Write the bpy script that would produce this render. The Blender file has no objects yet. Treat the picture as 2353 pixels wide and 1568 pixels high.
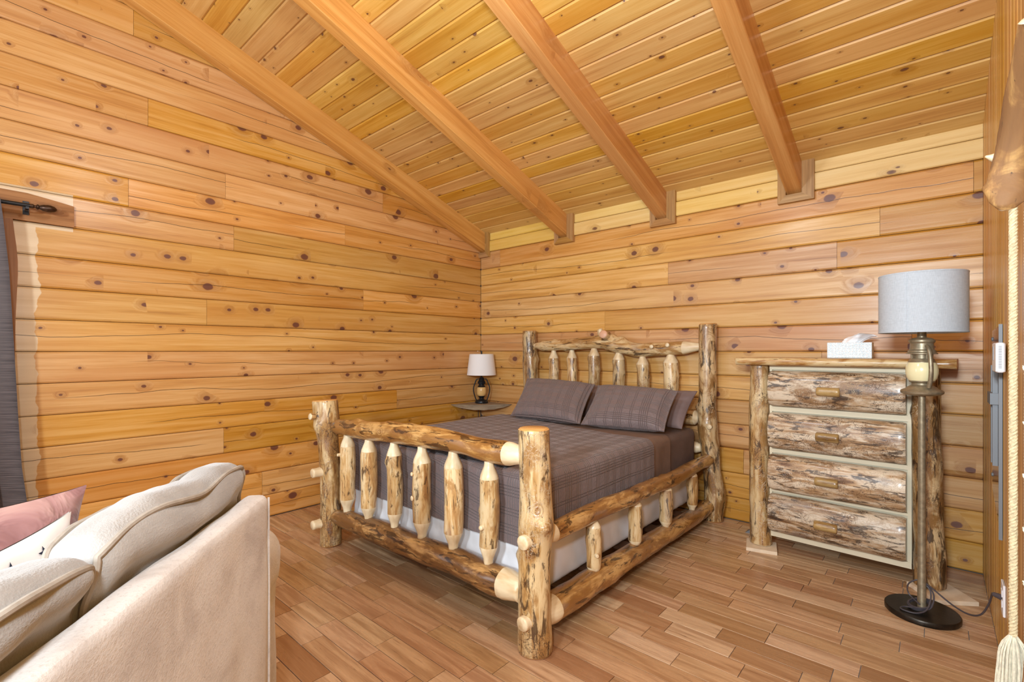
import bpy, math, random
from mathutils import Vector, Matrix, noise
V = Vector
PI = math.pi
sc = bpy.context.scene
C = sc.collection

# ------------------------------------------------------------------ camera
FPX, W_PX = 1106.0, 2353.0
cam_d = bpy.data.cameras.new('camera')
cam = bpy.data.objects.new('camera', cam_d)
C.objects.link(cam)
cam_d.sensor_width = 36.0
cam_d.lens = 36.0 * FPX / W_PX
cam_d.shift_y = 22.0 / W_PX
cam_d.clip_start = 0.02
cam.location = (3.61, -3.60, 1.20)
cam.rotation_euler = (PI / 2, 0, math.atan2(0.66087, 0.75050))
sc.camera = cam

# ------------------------------------------------------------------ light
w = bpy.data.worlds.new('world')
sc.world = w
w.use_nodes = True
bg = w.node_tree.nodes['Background']
bg.inputs[0].default_value = (0.78, 0.90, 1.0, 1)
bg.inputs[1].default_value = 1.0


def lamp(name, loc, aim, size, power, col, size_y=None, spread=None):
    d = bpy.data.lights.new(name, 'AREA')
    d.energy = power
    d.color = col
    d.size = size
    if size_y:
        d.shape = 'RECTANGLE'
        d.size_y = size_y
    else:
        d.shape = 'DISK'
    if spread:
        d.spread = spread
    o = bpy.data.objects.new(name, d)
    C.objects.link(o)
    o.location = loc
    o.rotation_euler = (V(aim) - V(loc)).to_track_quat('-Z', 'Y').to_euler()
    return o


# photographer's flash above the camera, added fill behind it, ceiling lamp over the bed foot, daylight of the left window
lamp('camera_flash', (3.58, -3.80, 1.60), (1.9, -0.9, 1.3), 0.16, 26, (0.80, 0.91, 1.0))
lamp('added_fill_behind', (3.40, -5.4, 1.85), (1.9, -0.7, 1.4), 0.4, 84, (0.80, 0.91, 1.0))  # added light without a fixture, evens out the flash falloff
lamp('window_daylight', (-0.12, -4.55, 1.35), (3.8, -2.2, 1.3), 1.7, 36, (0.76, 0.89, 1.0), 1.2)
pl = bpy.data.lights.new('ceiling_lamp', 'POINT')      # hanging lamp of the room, just above the frame
pl.energy = 40
pl.color = (0.84, 0.92, 1.0)
pl.shadow_soft_size = 0.10
po = bpy.data.objects.new('ceiling_lamp', pl)
C.objects.link(po)
po.location = (2.43, -2.85, 2.62)

vs = sc.view_settings
vs.view_transform = 'Standard'
vs.look = 'None'
vs.exposure = 0.33
vs.gamma = 1.0
vs.use_curve_mapping = False


# ------------------------------------------------------------------ node helpers
def srgb(h):
    h = h.lstrip('#')
    out = []
    for i in (0, 2, 4):
        c = int(h[i:i + 2], 16) / 255
        out.append(c / 12.92 if c <= 0.04045 else ((c + 0.055) / 1.055) ** 2.4)
    return (*out, 1)


class NT:
    def __init__(s, name):
        s.m = bpy.data.materials.new(name)
        s.m.use_nodes = True
        s.t = s.m.node_tree
        s.b = s.t.nodes['Principled BSDF']
        s.tc = s.n('ShaderNodeTexCoord')
        s.oi = s.n('ShaderNodeObjectInfo')

    def n(s, typ, ins=None, **props):
        nd = s.t.nodes.new(typ)
        for k, v in props.items():
            setattr(nd, k, v)
        for k, v in (ins or {}).items():
            sock = nd.inputs[k]
            if isinstance(v, bpy.types.NodeSocket):
                s.t.links.new(v, sock)
            else:
                sock.default_value = v
        return nd

    def set(s, **kw):
        for k, v in kw.items():
            sock = s.b.inputs[k.replace('_', ' ')]
            if isinstance(v, bpy.types.NodeSocket):
                s.t.links.new(v, sock)
            else:
                sock.default_value = v

    def ma(s, op, a, b=0.0, c=0.0, clamp=False):
        nd = s.n('ShaderNodeMath', {0: a, 1: b, 2: c}, operation=op)
        nd.use_clamp = clamp
        return nd.outputs[0]

    def vm(s, op, a, b=(0, 0, 0), c=(0, 0, 0)):
        ins = {0: a, 1: b}
        if op == 'MULTIPLY_ADD':
            ins[2] = c
        return s.n('ShaderNodeVectorMath', ins, operation=op).outputs[0]

    def mix(s, f, a, b, mode='MIX'):
        return s.n('ShaderNodeMix', {0: f, 6: a, 7: b}, data_type='RGBA', blend_type=mode).outputs[2]

    def ramp(s, f, stops, interp='LINEAR'):
        nd = s.n('ShaderNodeValToRGB', {0: f})
        cr = nd.color_ramp
        cr.interpolation = interp
        while len(cr.elements) < len(stops):
            cr.elements.new(0.5)
        for e, (p, c) in zip(cr.elements, stops):
            e.position = p
            e.color = c if len(c) == 4 else (*c, 1)
        return nd.outputs[0]

    def mr(s, v, a, b, x=0.0, y=1.0, smooth=True):
        return s.n('ShaderNodeMapRange', {0: v, 1: a, 2: b, 3: x, 4: y},
                   interpolation_type='SMOOTHSTEP' if smooth else 'LINEAR').outputs[0]

    def noise(s, vec, scale=1.0, detail=3.0, rough=0.55, dist=0.0, col=False):
        nd = s.n('ShaderNodeTexNoise', {'Vector': vec, 'Scale': scale, 'Detail': detail, 'Roughness': rough,
                                        'Distortion': dist})
        return nd.outputs[1 if col else 0]

    def sep(s, v):
        return s.n('ShaderNodeSeparateXYZ', {0: v}).outputs

    def bump(s, h, strength=0.2, dist=0.01, normal=None):
        ins = {'Height': h, 'Strength': strength, 'Distance': dist}
        if normal is not None:
            ins['Normal'] = normal
        return s.n('ShaderNodeBump', ins).outputs[0]

    def objp(s, flat=None):
        """object coordinates shifted by a per-object random offset"""
        p = s.tc.outputs['Object']
        if flat:
            p = s.vm('MULTIPLY', p, flat)
        off = s.vm('SCALE', (37.1, 13.7, 23.3))
        nd = off.node
        s.t.links.new(s.oi.outputs['Random'], nd.inputs['Scale'])
        return s.vm('ADD', p, off)


def sawn(name, light, mid, dark, red, knot_c, flat=(1, 0, 1), kscale=(3.0, 1.0, 6.5), kdens=0.42, krad=0.13, kmin=0.042,
         grain=(1.1, 26, 26), var=0.22, rough=0.38, crack=0.0, pale=False, rings=0.3, coat=0.15):
    """varnished sawn pine: grain runs along local X"""
    t = NT(name)
    p = t.objp(flat)
    rnd = t.oi.outputs['Random']
    kv = t.vm('MULTIPLY', p, kscale)
    dim = '3D'
    if flat == (1, 0, 1):
        ks = t.sep(kv)
        kv = t.n('ShaderNodeCombineXYZ', {0: ks[0], 1: ks[2]}).outputs[0]
    if 0 in flat:
        dim = '2D'
    vor = t.n('ShaderNodeTexVoronoi', {'Vector': kv, 'Scale': 1.0, 'Randomness': 1.0}, voronoi_dimensions=dim)
    d = t.ma('ADD', vor.outputs['Distance'], t.ma('MULTIPLY', t.ma('SUBTRACT', t.noise(p, 30, 2), 0.5), 0.07))
    cc = t.n('ShaderNodeSeparateColor', {0: vor.outputs['Color']}).outputs
    clus = t.noise(t.n('ShaderNodeCombineXYZ', {0: t.ma('MULTIPLY', t.sep(p)[0], 2.3)}).outputs[0], 1.0, 1)
    gate = t.ma('GREATER_THAN', cc[0], t.mr(clus, 0.35, 0.65, 1 - kdens * 0.25, 1 - kdens * 1.5))
    r = t.ma('MULTIPLY_ADD', t.ma('POWER', cc[1], 2.6), krad, kmin)
    knot = t.ma('MULTIPLY', gate, t.mr(d, r, t.ma('MULTIPLY', r, 0.72)))
    halo = t.ma('MULTIPLY', gate, t.mr(d, t.ma('MULTIPLY', r, 3.6), t.ma('MULTIPLY', r, 0.9)))
    gv = t.vm('MULTIPLY', p, grain)
    hv = t.n('ShaderNodeCombineXYZ', {1: t.ma('MULTIPLY', halo, 1.3), 2: t.ma('MULTIPLY', halo, 1.6)}).outputs[0]
    gv = t.vm('ADD', gv, hv)
    g1 = t.noise(gv, 1.0, 5, 0.6, 0.4)
    g2 = t.noise(t.vm('MULTIPLY', p, (5, 260, 260)), 1.0, 2, 0.5)
    g = t.ma('ADD', t.ma('MULTIPLY', g1, 0.75), t.ma('MULTIPLY', g2, 0.25))
    col = t.ramp(g, [(0.30, dark), (0.46, mid), (0.62, light)])
    tone = t.noise(t.vm('MULTIPLY', p, (0.7, 2.0, 2.0)), 1.0, 3)
    col = t.mix(t.mr(tone, 0.42, 0.78, 0, 0.7), col, red)
    hs = t.n('ShaderNodeHueSaturation', {
        'Hue': t.ma('MULTIPLY_ADD', t.ma('FRACT', t.ma('MULTIPLY', rnd, 7.31)), 0.012, 0.496),
        'Saturation': t.ma('MULTIPLY_ADD', t.ma('FRACT', t.ma('MULTIPLY', rnd, 3.7)), 0.16, 0.92),
        'Value': t.ma('MULTIPLY_ADD', t.ma('FRACT', t.ma('MULTIPLY', rnd, 5.13)), var, 1 - var * 0.55),
        'Color': col})
    col = hs.outputs[0]
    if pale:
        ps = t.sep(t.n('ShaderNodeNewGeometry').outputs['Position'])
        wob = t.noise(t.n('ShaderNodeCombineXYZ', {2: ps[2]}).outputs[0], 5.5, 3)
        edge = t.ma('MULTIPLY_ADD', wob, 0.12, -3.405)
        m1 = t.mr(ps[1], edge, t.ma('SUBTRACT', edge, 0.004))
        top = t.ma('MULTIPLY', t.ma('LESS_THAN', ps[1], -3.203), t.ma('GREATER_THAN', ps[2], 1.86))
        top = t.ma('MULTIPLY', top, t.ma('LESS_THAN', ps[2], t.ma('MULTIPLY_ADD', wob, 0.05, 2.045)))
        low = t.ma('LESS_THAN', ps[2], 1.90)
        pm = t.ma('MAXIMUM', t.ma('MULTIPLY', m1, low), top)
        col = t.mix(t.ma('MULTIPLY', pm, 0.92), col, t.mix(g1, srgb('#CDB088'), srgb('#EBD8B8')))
    rg = t.ma('MULTIPLY_ADD', t.ma('SINE', t.ma('MULTIPLY', d, 150)), 0.5, 0.5)
    col = t.mix(t.ma('MULTIPLY', t.ma('MULTIPLY', rg, halo), rings), col, dark)
    col = t.mix(t.ma('MULTIPLY', halo, 0.22), col, knot_c)
    kc = t.mix(t.mr(d, 0.0, r), srgb('#5E3630'), knot_c)
    col = t.mix(t.ma('MULTIPLY', knot, 0.9), col, kc)
    h = g
    if crack > 0:
        ox = t.sep(t.tc.outputs['Object'])
        px = t.sep(p)[0]
        lv = t.n('ShaderNodeCombineXYZ', {0: px}).outputs[0]
        ln = t.ma('MULTIPLY_ADD', t.noise(lv, 0.55, 5, 0.5), 0.22, -0.11)
        dd = t.ma('ABSOLUTE', t.ma('SUBTRACT', ox[2], ln))
        gt = t.mr(t.noise(t.vm('ADD', lv, (5, 9, 3)), 0.6, 1), 0.44, 0.50)
        ck = t.ma('MULTIPLY', t.mr(dd, 0.0022, 0.0008), gt)
        col = t.mix(t.ma('MULTIPLY', ck, crack), col, srgb('#2A170C'))
        h = t.ma('SUBTRACT', g, t.ma('MULTIPLY', ck, 0.8))
    t.set(Base_Color=col, Roughness=t.mr(g1, 0.3, 0.7, rough + 0.08, rough - 0.06),
          Normal=t.bump(h, 0.12, 0.006), Coat_Weight=coat, Coat_Roughness=0.22)
    return t.m


def peeled(name, cream, tan, brown, dark, patch=0.5, dk=0.6, scrib=0.4, streak=(2.2, 15, 15), rough=0.32,
           scale=1.0, blue=0.25, coat=0.25, line_dark=True):
    """peeled, varnished round log: axis along local X"""
    t = NT(name)
    p = t.objp()
    p = t.vm('SCALE', p)
    p.node.inputs['Scale'].default_value = scale
    n1 = t.noise(t.vm('MULTIPLY', p, streak), 1.0, 6, 0.66, 0.6)
    n2 = t.noise(t.vm('MULTIPLY', p, (4.5, 11, 11)), 1.0, 6, 0.66, 0.7)
    n3 = t.noise(t.vm('MULTIPLY', p, (9, 90, 90)), 1.0, 2)
    g = t.ma('ADD', t.ma('MULTIPLY', n1, 0.8), t.ma('MULTIPLY', n3, 0.2))
    col = t.ramp(g, [(0.36, brown), (0.44, tan), (0.53, cream), (0.7, cream)])
    col = t.mix(t.mr(n2, patch, patch + 0.13), col, t.mix(n1, brown, tan))
    n4 = t.noise(t.vm('MULTIPLY', t.vm('ADD', p, (3, 8, 1)), (6.5, 28, 28)), 1.0, 6, 0.68, 0.8)
    dkm = t.mr(n4, dk, dk + 0.06)
    col = t.mix(t.ma('MULTIPLY', dkm, 0.85), col, dark)
    n5 = t.noise(t.vm('MULTIPLY', t.vm('ADD', p, (9, 2, 6)), (3, 8, 8)), 1.0, 3)
    col = t.mix(t.ma('MULTIPLY', t.mr(n5, 0.62, 0.7), blue), col, srgb('#8C8A8C'))
    # knots
    vor = t.n('ShaderNodeTexVoronoi', {'Vector': t.vm('MULTIPLY', p, (6.0, 9, 9)), 'Scale': 1.0})
    d = vor.outputs['Distance']
    cc = t.n('ShaderNodeSeparateColor', {0: vor.outputs['Color']}).outputs
    gate = t.ma('GREATER_THAN', cc[0], 0.72)
    ring = t.ma('MULTIPLY_ADD', t.ma('SINE', t.ma('MULTIPLY', d, 75)), 0.5, 0.5)
    km = t.ma('MULTIPLY', gate, t.mr(d, 0.26, 0.12))
    col = t.mix(t.ma('MULTIPLY', t.ma('MULTIPLY', km, ring), 0.7), col, brown)
    # bark beetle tracks
    wv = t.noise(p, 17.0, 2.0, 0.5, 1.6)
    wv2 = t.noise(t.vm('ADD', p, (4, 4, 4)), 34.0, 1.0, 0.5, 2.2)
    ln = t.ma('MAXIMUM', t.mr(t.ma('ABSOLUTE', t.ma('SUBTRACT', wv, 0.5)), 0.019, 0.006),
              t.mr(t.ma('ABSOLUTE', t.ma('SUBTRACT', wv2, 0.5)), 0.024, 0.008))
    reg = t.mr(t.noise(t.vm('ADD', p, (1, 6, 2)), 4.5, 2), 1 - scrib - 0.06, 1 - scrib + 0.06)
    ln = t.ma('MULTIPLY', ln, reg)
    lc = t.mix(t.mr(t.noise(p, 3.0, 1), 0.45, 0.55), srgb('#4A2F1E'), srgb('#C9B292')) if line_dark else srgb('#D8C09A')
    col = t.mix(t.ma('MULTIPLY', ln, 0.75), col, lc)
    hs = t.n('ShaderNodeHueSaturation', {
        'Value': t.ma('MULTIPLY_ADD', t.oi.outputs['Random'], 0.22, 0.88), 'Color': col})
    h = t.ma('SUBTRACT', t.ma('ADD', n1, t.ma('MULTIPLY', km, ring)), t.ma('MULTIPLY', ln, 0.9))
    t.set(Base_Color=hs.outputs[0], Roughness=rough, Normal=t.bump(h, 0.3, 0.008), Coat_Weight=coat,
          Coat_Roughness=0.15)
    return t.m


def plain(name, col, rough=0.5, metal=0.0, nscale=0.0, namt=0.15, bump=0.0, coat=0.0, sheen=0.0, **kw):
    t = NT(name)
    c = col
    if nscale:
        n = t.noise(t.tc.outputs['Object'], nscale, 4, 0.6)
        dk = tuple(x * (1 - namt * 2) for x in col[:3]) + (1,)
        lt = tuple(min(1, x * (1 + namt)) for x in col[:3]) + (1,)
        c = t.ramp(n, [(0.35, dk), (0.65, lt)])
        if bump:
            t.set(Normal=t.bump(n, bump, 0.01))
    t.set(Base_Color=c, Roughness=rough, Metallic=metal, Coat_Weight=coat, Sheen_Weight=sheen, **kw)
    return t.m


# ------------------------------------------------------------------ materials
M = {}
KN = srgb('#6A382C')
wallc = dict(light=srgb('#DDAC6C'), mid=srgb('#CF964B'), dark=srgb('#B07433'), red=srgb('#C07D3A'), knot_c=KN, kdens=0.38, krad=0.17, kmin=0.05, kscale=(6.0, 1.0, 8.0))
M['wall'] = sawn('pine_log_wall', **wallc, crack=0.9)
M['wall_left'] = sawn('pine_log_wall_unstained_by_window', **wallc, crack=0.9, pale=True)  # pale band is unstained wood that older, wider trim once covered
M['ceil'] = sawn('pine_ceiling_boards', srgb('#DFB062'), srgb('#D29D4A'), srgb('#B97F32'), srgb('#C88A3C'), srgb('#6E4220'),
                 flat=(1, 1, 0), kscale=(6.5, 11.0, 1), kdens=0.34, krad=0.09, kmin=0.04, var=0.16, rough=0.40, rings=0.12)
M['beam'] = sawn('stained_beam', srgb('#DEA25C'), srgb('#D08E46'), srgb('#B57432'), srgb('#C27F3C'), srgb('#64301C'),
                 flat=(1, 1, 1), kscale=(2.2, 5, 5), kdens=0.30, krad=0.12, var=0.14, rough=0.38)
M['frieze'] = sawn('pale_frieze_board', srgb('#EDCB84'), srgb('#E6BE6E'), srgb('#D5A650'), srgb('#E0B15E'), srgb('#8A6038'),
                   kdens=0.15, krad=0.06, var=0.06, rough=0.36)
M['collar'] = sawn('rough_collar_board', srgb('#BE8E52'), srgb('#A67840'), srgb('#85582C'), srgb('#9C6E38'), KN, kdens=0.05,
                   flat=(1, 1, 1), grain=(3, 60, 60), var=0.08, rough=0.5)
M['rwall'] = sawn('pine_panel_wall', srgb('#DDAE6C'), srgb('#CF9A52'), srgb('#B8803A'), srgb('#C48A40'), srgb('#7A4826'),
                  flat=(1, 1, 1), kdens=0.18, krad=0.06, var=0.18, rough=0.40)
M['casing'] = sawn('dark_stained_casing', srgb('#AC7236'), srgb('#955E28'), srgb('#6E421C'), srgb('#875426'), srgb('#3A2218'),
                   kdens=0.3, var=0.08, rough=0.6, coat=0.0)
M['backing'] = plain('dark_gap', srgb('#4A2C14'), 0.8)
M['grout'] = plain('grey_grout', srgb('#9A938C'), 0.8)

M['log'] = peeled('peeled_bed_log', srgb('#D9BE90'), srgb('#BC9259'), srgb('#85592E'), srgb('#3C2516'), 0.48, 0.545, 0.34)
M['log_rail'] = peeled('dark_topped_rail_log', srgb('#B88E58'), srgb('#8A6034'), srgb('#523219'), srgb('#2C190F'), 0.39, 0.525, 0.2, coat=0.3)
M['bracket'] = peeled('weathered_bracket_log', srgb('#C79A5C'), srgb('#A87A48'), srgb('#7A5638'), srgb('#4A3628'), 0.45, 0.6, 0.1, rough=0.7, coat=0.0)
M['log_brown'] = peeled('brown_varnished_log', srgb('#C79C60'), srgb('#A5763C'), srgb('#744722'), srgb('#341D10'), 0.42, 0.535,
                        0.24, coat=0.4)
M['log_spindle'] = peeled('pale_spindle_log', srgb('#DDC498'), srgb('#C69E66'), srgb('#97683A'), srgb('#46301E'), 0.49, 0.56,
                          0.22, scale=1.25)
M['log_post'] = peeled('tracked_post_log', srgb('#D6BB8C'), srgb('#B58C54'), srgb('#80542B'), srgb('#3C2617'), 0.48, 0.55,
                       0.52)
M['log_dark'] = peeled('dark_knotted_log', srgb('#CDB083'), srgb('#A57A46'), srgb('#6A4726'), srgb('#2E1F15'), 0.44, 0.515,
                       0.50)
M['drawer'] = peeled('beetle_tracked_drawer_log', srgb('#E0CDB2'), srgb('#B9946A'), srgb('#75502F'), srgb('#332217'), 0.49,
                     0.53, 0.62, streak=(2.6, 17, 17), rough=0.36, scale=1.3, blue=0.35, coat=0.2)
M['slab'] = peeled('slab_edge_log', srgb('#DCC190'), srgb('#BB8B4E'), srgb('#8F5C2A'), srgb('#4C3120'), 0.52, 0.6, 0.35,
                   scale=1.2)
t = NT('pale_cut_wood')
pp = t.objp()
gg = t.noise(t.vm('MULTIPLY', pp, (5, 26, 26)), 1.0, 3)
t.set(Base_Color=t.ramp(gg, [(0.3, srgb('#CFB083')), (0.6, srgb('#EAD7B2'))]), Roughness=0.4, Coat_Weight=0.2)
M['cut'] = t.m
t = NT('post_end_grain')
ox = t.sep(t.tc.outputs['Object'])
rr = t.ma('SQRT', t.ma('ADD', t.ma('MULTIPLY', ox[1], ox[1]), t.ma('MULTIPLY', ox[2], ox[2])))
rg = t.ma('MULTIPLY_ADD', t.ma('SINE', t.ma('ADD', t.ma('MULTIPLY', rr, 900), t.ma('MULTIPLY', t.noise(t.tc.outputs['Object'], 20, 2), 6))), 0.5, 0.5)
t.set(Base_Color=t.mix(rg, srgb('#C58A4A'), srgb('#DFAE6C')), Roughness=0.4)
M['endgrain'] = t.m

# floor plank
t = NT('wood_floor_plank')
p = t.objp((1, 1, 0))
rnd = t.oi.outputs['Random']
base = t.ramp(t.ma('FRACT', t.ma('MULTIPLY', rnd, 9.7)), [(0.0, srgb('#A67B55')), (0.2, srgb('#BD936A')), (0.6, srgb('#C8A078')), (1.0, srgb('#D6B490'))])
g1 = t.noise(t.vm('MULTIPLY', p, (2.2, 34, 1)), 1.0, 5, 0.6, 0.5)
g2 = t.noise(t.vm('MULTIPLY', p, (9, 190, 1)), 1.0, 2)
col = t.mix(t.mr(g1, 0.36, 0.66, 0.0, 0.62), srgb('#80522E'), base)
col = t.mix(t.mr(g1, 0.34, 0.62), t.mix(0.55, base, srgb('#8A5A34')), base)
col = t.mix(t.ma('MULTIPLY', t.mr(g2, 0.60, 0.75), 0.45), col, srgb('#6E4527'))
fl = t.noise(t.vm('MULTIPLY', t.vm('ADD', p, (3, 3, 3)), (7, 55, 1)), 1.0, 4, 0.7)
col = t.mix(t.ma('MULTIPLY', t.mr(fl, 0.65, 0.72), 0.7), col, srgb('#54351F'))
big = t.noise(t.vm('MULTIPLY', p, (2.5, 6, 1)), 1.0, 3)
col = t.mix(t.mr(big, 0.6, 0.8, 0, 0.5), col, srgb('#7E5231'))
hs = t.n('ShaderNodeHueSaturation', {'Hue': t.ma('MULTIPLY_ADD', rnd, 0.012, 0.494), 'Value': 1.0, 'Color': col})
t.set(Base_Color=hs.outputs[0], Roughness=t.mr(g1, 0.3, 0.7, 0.36, 0.24), Normal=t.bump(t.ma('ADD', g1, g2), 0.06, 0.004),
      Specular_IOR_Level=0.5)
M['plank'] = t.m


def quilt_mat(name, col, dk, strength=0.5):
    t = NT(name)
    uv = t.sep(t.tc.outputs['UV'])

    def band(v, per, lines):
        f = t.ma('FRACT', t.ma('DIVIDE', v, per))
        stops = [(0.0, (0, 0, 0))]
        for l in lines:
            c = l / per
            e = 0.003 / per
            stops += [(c - e, (0, 0, 0)), (c, (1, 1, 1)), (c + e, (0, 0, 0))]
        return t.ramp(f, stops)
    a = band(uv[0], 0.19, [0.015, 0.029, 0.043, 0.057, 0.071, 0.135, 0.149])
    b = band(uv[1], 0.17, [0.012, 0.026, 0.04, 0.054, 0.11, 0.124, 0.138])
    ln = t.ma('MAXIMUM', a, b)
    wr = t.noise(t.tc.outputs['Object'], 9, 3)
    pk = t.noise(t.tc.outputs['Object'], 70, 2)
    fine = t.noise(t.tc.outputs['Object'], 900, 1)
    h = t.ma('SUBTRACT', t.ma('ADD', t.ma('MULTIPLY', wr, 0.8), t.ma('MULTIPLY', pk, 0.5)), t.ma('MULTIPLY', ln, 1.3))
    c = t.mix(t.ma('MULTIPLY', ln, 0.6), t.mix(fine, dk, col), tuple(x * 0.6 for x in dk[:3]) + (1,))
    t.set(Base_Color=c, Roughness=0.62, Normal=t.bump(h, strength, 0.014), Sheen_Weight=0.15)
    return t.m


M['quilt'] = quilt_mat('taupe_quilted_cotton', srgb('#80706E'), srgb('#695957'))
M['sheet'] = plain('brown_sheet_cotton', srgb('#7C6456'), 0.7, nscale=14, namt=0.06, bump=0.15)
M['sheet_dark'] = plain('dark_brown_fitted_sheet', srgb('#6A5750'), 0.7, nscale=10, namt=0.06, bump=0.2)
M['pcase'] = plain('brown_pillowcase', srgb('#786460'), 0.7, nscale=9, namt=0.06, bump=0.2)
M['white_cloth'] = plain('white_box_spring_cloth', srgb('#E9E9EC'), 0.75, nscale=6, namt=0.02, bump=0.2)
M['fur'] = plain('black_fleece', srgb('#221F20'), 0.95, nscale=160, namt=0.35, bump=0.8)

t = NT('beige_suede')
p = t.tc.outputs['Object']
n1 = t.noise(p, 7, 4, 0.6, 0.6)
n2 = t.noise(p, 170, 3, 0.7)
n3 = t.noise(p, 2.2, 3)
nap = t.ma('ADD', t.ma('MULTIPLY', n1, 0.6), t.ma('MULTIPLY', n3, 0.4))
c = t.ramp(nap, [(0.36, srgb('#B7ADA6')), (0.5, srgb('#D4CFCB')), (0.66, srgb('#E0DEDC'))])
c = t.mix(t.ma('MULTIPLY', t.mr(n2, 0.52, 0.7), 0.35), c, srgb('#A3968B'))
t.set(Base_Color=c, Roughness=0.9, Sheen_Weight=0.25, Normal=t.bump(t.ma('ADD', n2, t.ma('MULTIPLY', n1, 0.5)), 0.25, 0.006))
M['suede'] = t.m
t = NT('grey_beige_cushion_cloth')
n1 = t.noise(p := t.tc.outputs['Object'], 5, 4, 0.6, 0.5)
n2 = t.noise(t.vm('MULTIPLY', p, (4, 30, 60)), 1.0, 4, 0.6)
n3 = t.noise(p, 260, 2)
c = t.ramp(n1, [(0.35, srgb('#928D88')), (0.65, srgb('#ACA9A5'))])
t.set(Base_Color=c, Roughness=0.88, Sheen_Weight=0.25,
      Normal=t.bump(t.ma('ADD', n3, t.ma('MULTIPLY', n2, 1.6)), 0.22, 0.008))
M['cushion'] = t.m
M['piping'] = plain('beige_piping', srgb('#9E9488'), 0.85, nscale=60, namt=0.06)
t = NT('mauve_crushed_suede')
n1 = t.noise(t.tc.outputs['Object'], 9, 4, 0.6, 0.8)
t.set(Base_Color=t.ramp(n1, [(0.32, srgb('#7C504C')), (0.5, srgb('#946864')), (0.68, srgb('#B08A80'))]), Roughness=0.75,
      Sheen_Weight=0.4, Normal=t.bump(n1, 0.6, 0.03))
M['mauve'] = t.m
M['star_cloth'] = plain('white_printed_cloth', srgb('#F0EBE8'), 0.8)
M['star'] = plain('navy_star_print', srgb('#3C4258'), 0.8)
M['rust'] = plain('rust_stripe_print', srgb('#B5705C'), 0.8, nscale=60, namt=0.1)

t = NT('grey_brown_satin')
ox = t.sep(t.tc.outputs['Object'])
sl = t.noise(t.n('ShaderNodeCombineXYZ', {0: t.ma('MULTIPLY', ox[1], 6), 2: t.ma('MULTIPLY', ox[2], 420)}).outputs[0], 1.0, 3)
t.set(Base_Color=t.ramp(sl, [(0.35, srgb('#463E3E')), (0.65, srgb('#756967'))]), Roughness=0.40, Specular_IOR_Level=0.4,
      Anisotropic=0.5, Normal=t.bump(sl, 0.2, 0.002))
M['curtain'] = t.m
M['curtain_lining'] = plain('dark_curtain_lining', srgb('#4A5054'), 0.8)
M['black_metal'] = plain('black_iron', srgb('#2A2B2E'), 0.35, 0.6)
M['brown_metal'] = plain('dark_bronze_finial', srgb('#4A3426'), 0.35, 0.6, nscale=60, namt=0.3)
M['bronze'] = plain('antique_bronze', srgb('#9C8D72'), 0.40, 0.5, nscale=45, namt=0.14, bump=0.05)
M['bronze_dark'] = plain('dark_bronze', srgb('#39322A'), 0.36, 0.7, nscale=60, namt=0.15)
M['lantern_black'] = plain('satin_black_lantern', srgb('#222428'), 0.32, 0.4)
M['cream_glass'] = plain('cream_glass', srgb('#EFE4B4'), 0.18, coat=0.3)
M['tan_glass'] = plain('tan_striped_glass', srgb('#E0B878'), 0.25, nscale=6, namt=0.05)
t = NT('pale_linen_shade')
ox = t.sep(t.tc.outputs['Object'])
wv = t.noise(t.vm('MULTIPLY', t.tc.outputs['Object'], (900, 900, 60)), 1.0, 1)
wh = t.noise(t.vm('MULTIPLY', t.tc.outputs['Object'], (40, 40, 1100)), 1.0, 1)
s_ = t.ma('ADD', t.ma('MULTIPLY', wv, 0.5), t.ma('MULTIPLY', wh, 0.5))
t.set(Base_Color=t.ramp(s_, [(0.35, srgb('#B4BCC2')), (0.65, srgb('#CBD3D9'))]), Roughness=0.85, Normal=t.bump(s_, 0.1, 0.002))
M['linen'] = t.m
M['shade_white'] = plain('white_pleated_shade', srgb('#F2F1F0'), 0.8)
M['grey_wood'] = sawn('weathered_grey_slab', srgb('#B5A288'), srgb('#93826E'), srgb('#6A5C4C'), srgb('#A08460'), srgb('#4C3C2E'),
                      flat=(1, 1, 1), grain=(3, 40, 40), kdens=0.1, var=0.05, rough=0.7, coat=0.0)
M['cream_paint'] = plain('cream_drawer_case', srgb('#E4D6B6'), 0.5, nscale=3, namt=0.03)
M['knob'] = peeled('small_peg_log', srgb('#B2925C'), srgb('#97733F'), srgb('#77552C'), srgb('#5A3E22'), 0.6, 0.72, 0.1,
                   scale=3.0)
M['shim'] = plain('raw_wood_shim', srgb('#E8D2B4'), 0.7, nscale=20, namt=0.04)
M['white_plastic'] = plain('white_plastic', srgb('#F2F2F4'), 0.4)
M['grey_plastic'] = plain('grey_slot', srgb('#8C8E92'), 0.5)
M['steel'] = plain('brushed_steel', srgb('#7C7E80'), 0.55, 0.35)
M['mirror'] = plain('polished_plate', srgb('#A89C96'), 0.10, 1.0)
M['rope'] = plain('natural_rope', srgb('#DCC9A0'), 0.9, nscale=120, namt=0.12, bump=0.4)
M['rope_pale'] = plain('pale_frayed_rope', srgb('#E4DCC2'), 0.9, nscale=90, namt=0.1)
M['cord'] = plain('brown_plastic_cord', srgb('#4A4448'), 0.4)
M['tissue'] = plain('white_tissue', srgb('#FAFAFC'), 0.8)
t = NT('tissue_box_print')
vor = t.n('ShaderNodeTexVoronoi', {'Vector': t.tc.outputs['Object'], 'Scale': 62.0, 'Randomness': 0.15})
d = vor.outputs['Distance']
rg = t.mr(t.ma('ABSOLUTE', t.ma('SUBTRACT', t.ma('FRACT', t.ma('MULTIPLY', d, 3.4)), 0.5)), 0.28, 0.12)
pt = t.mr(t.noise(t.tc.outputs['Object'], 160, 1), 0.42, 0.55)
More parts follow.
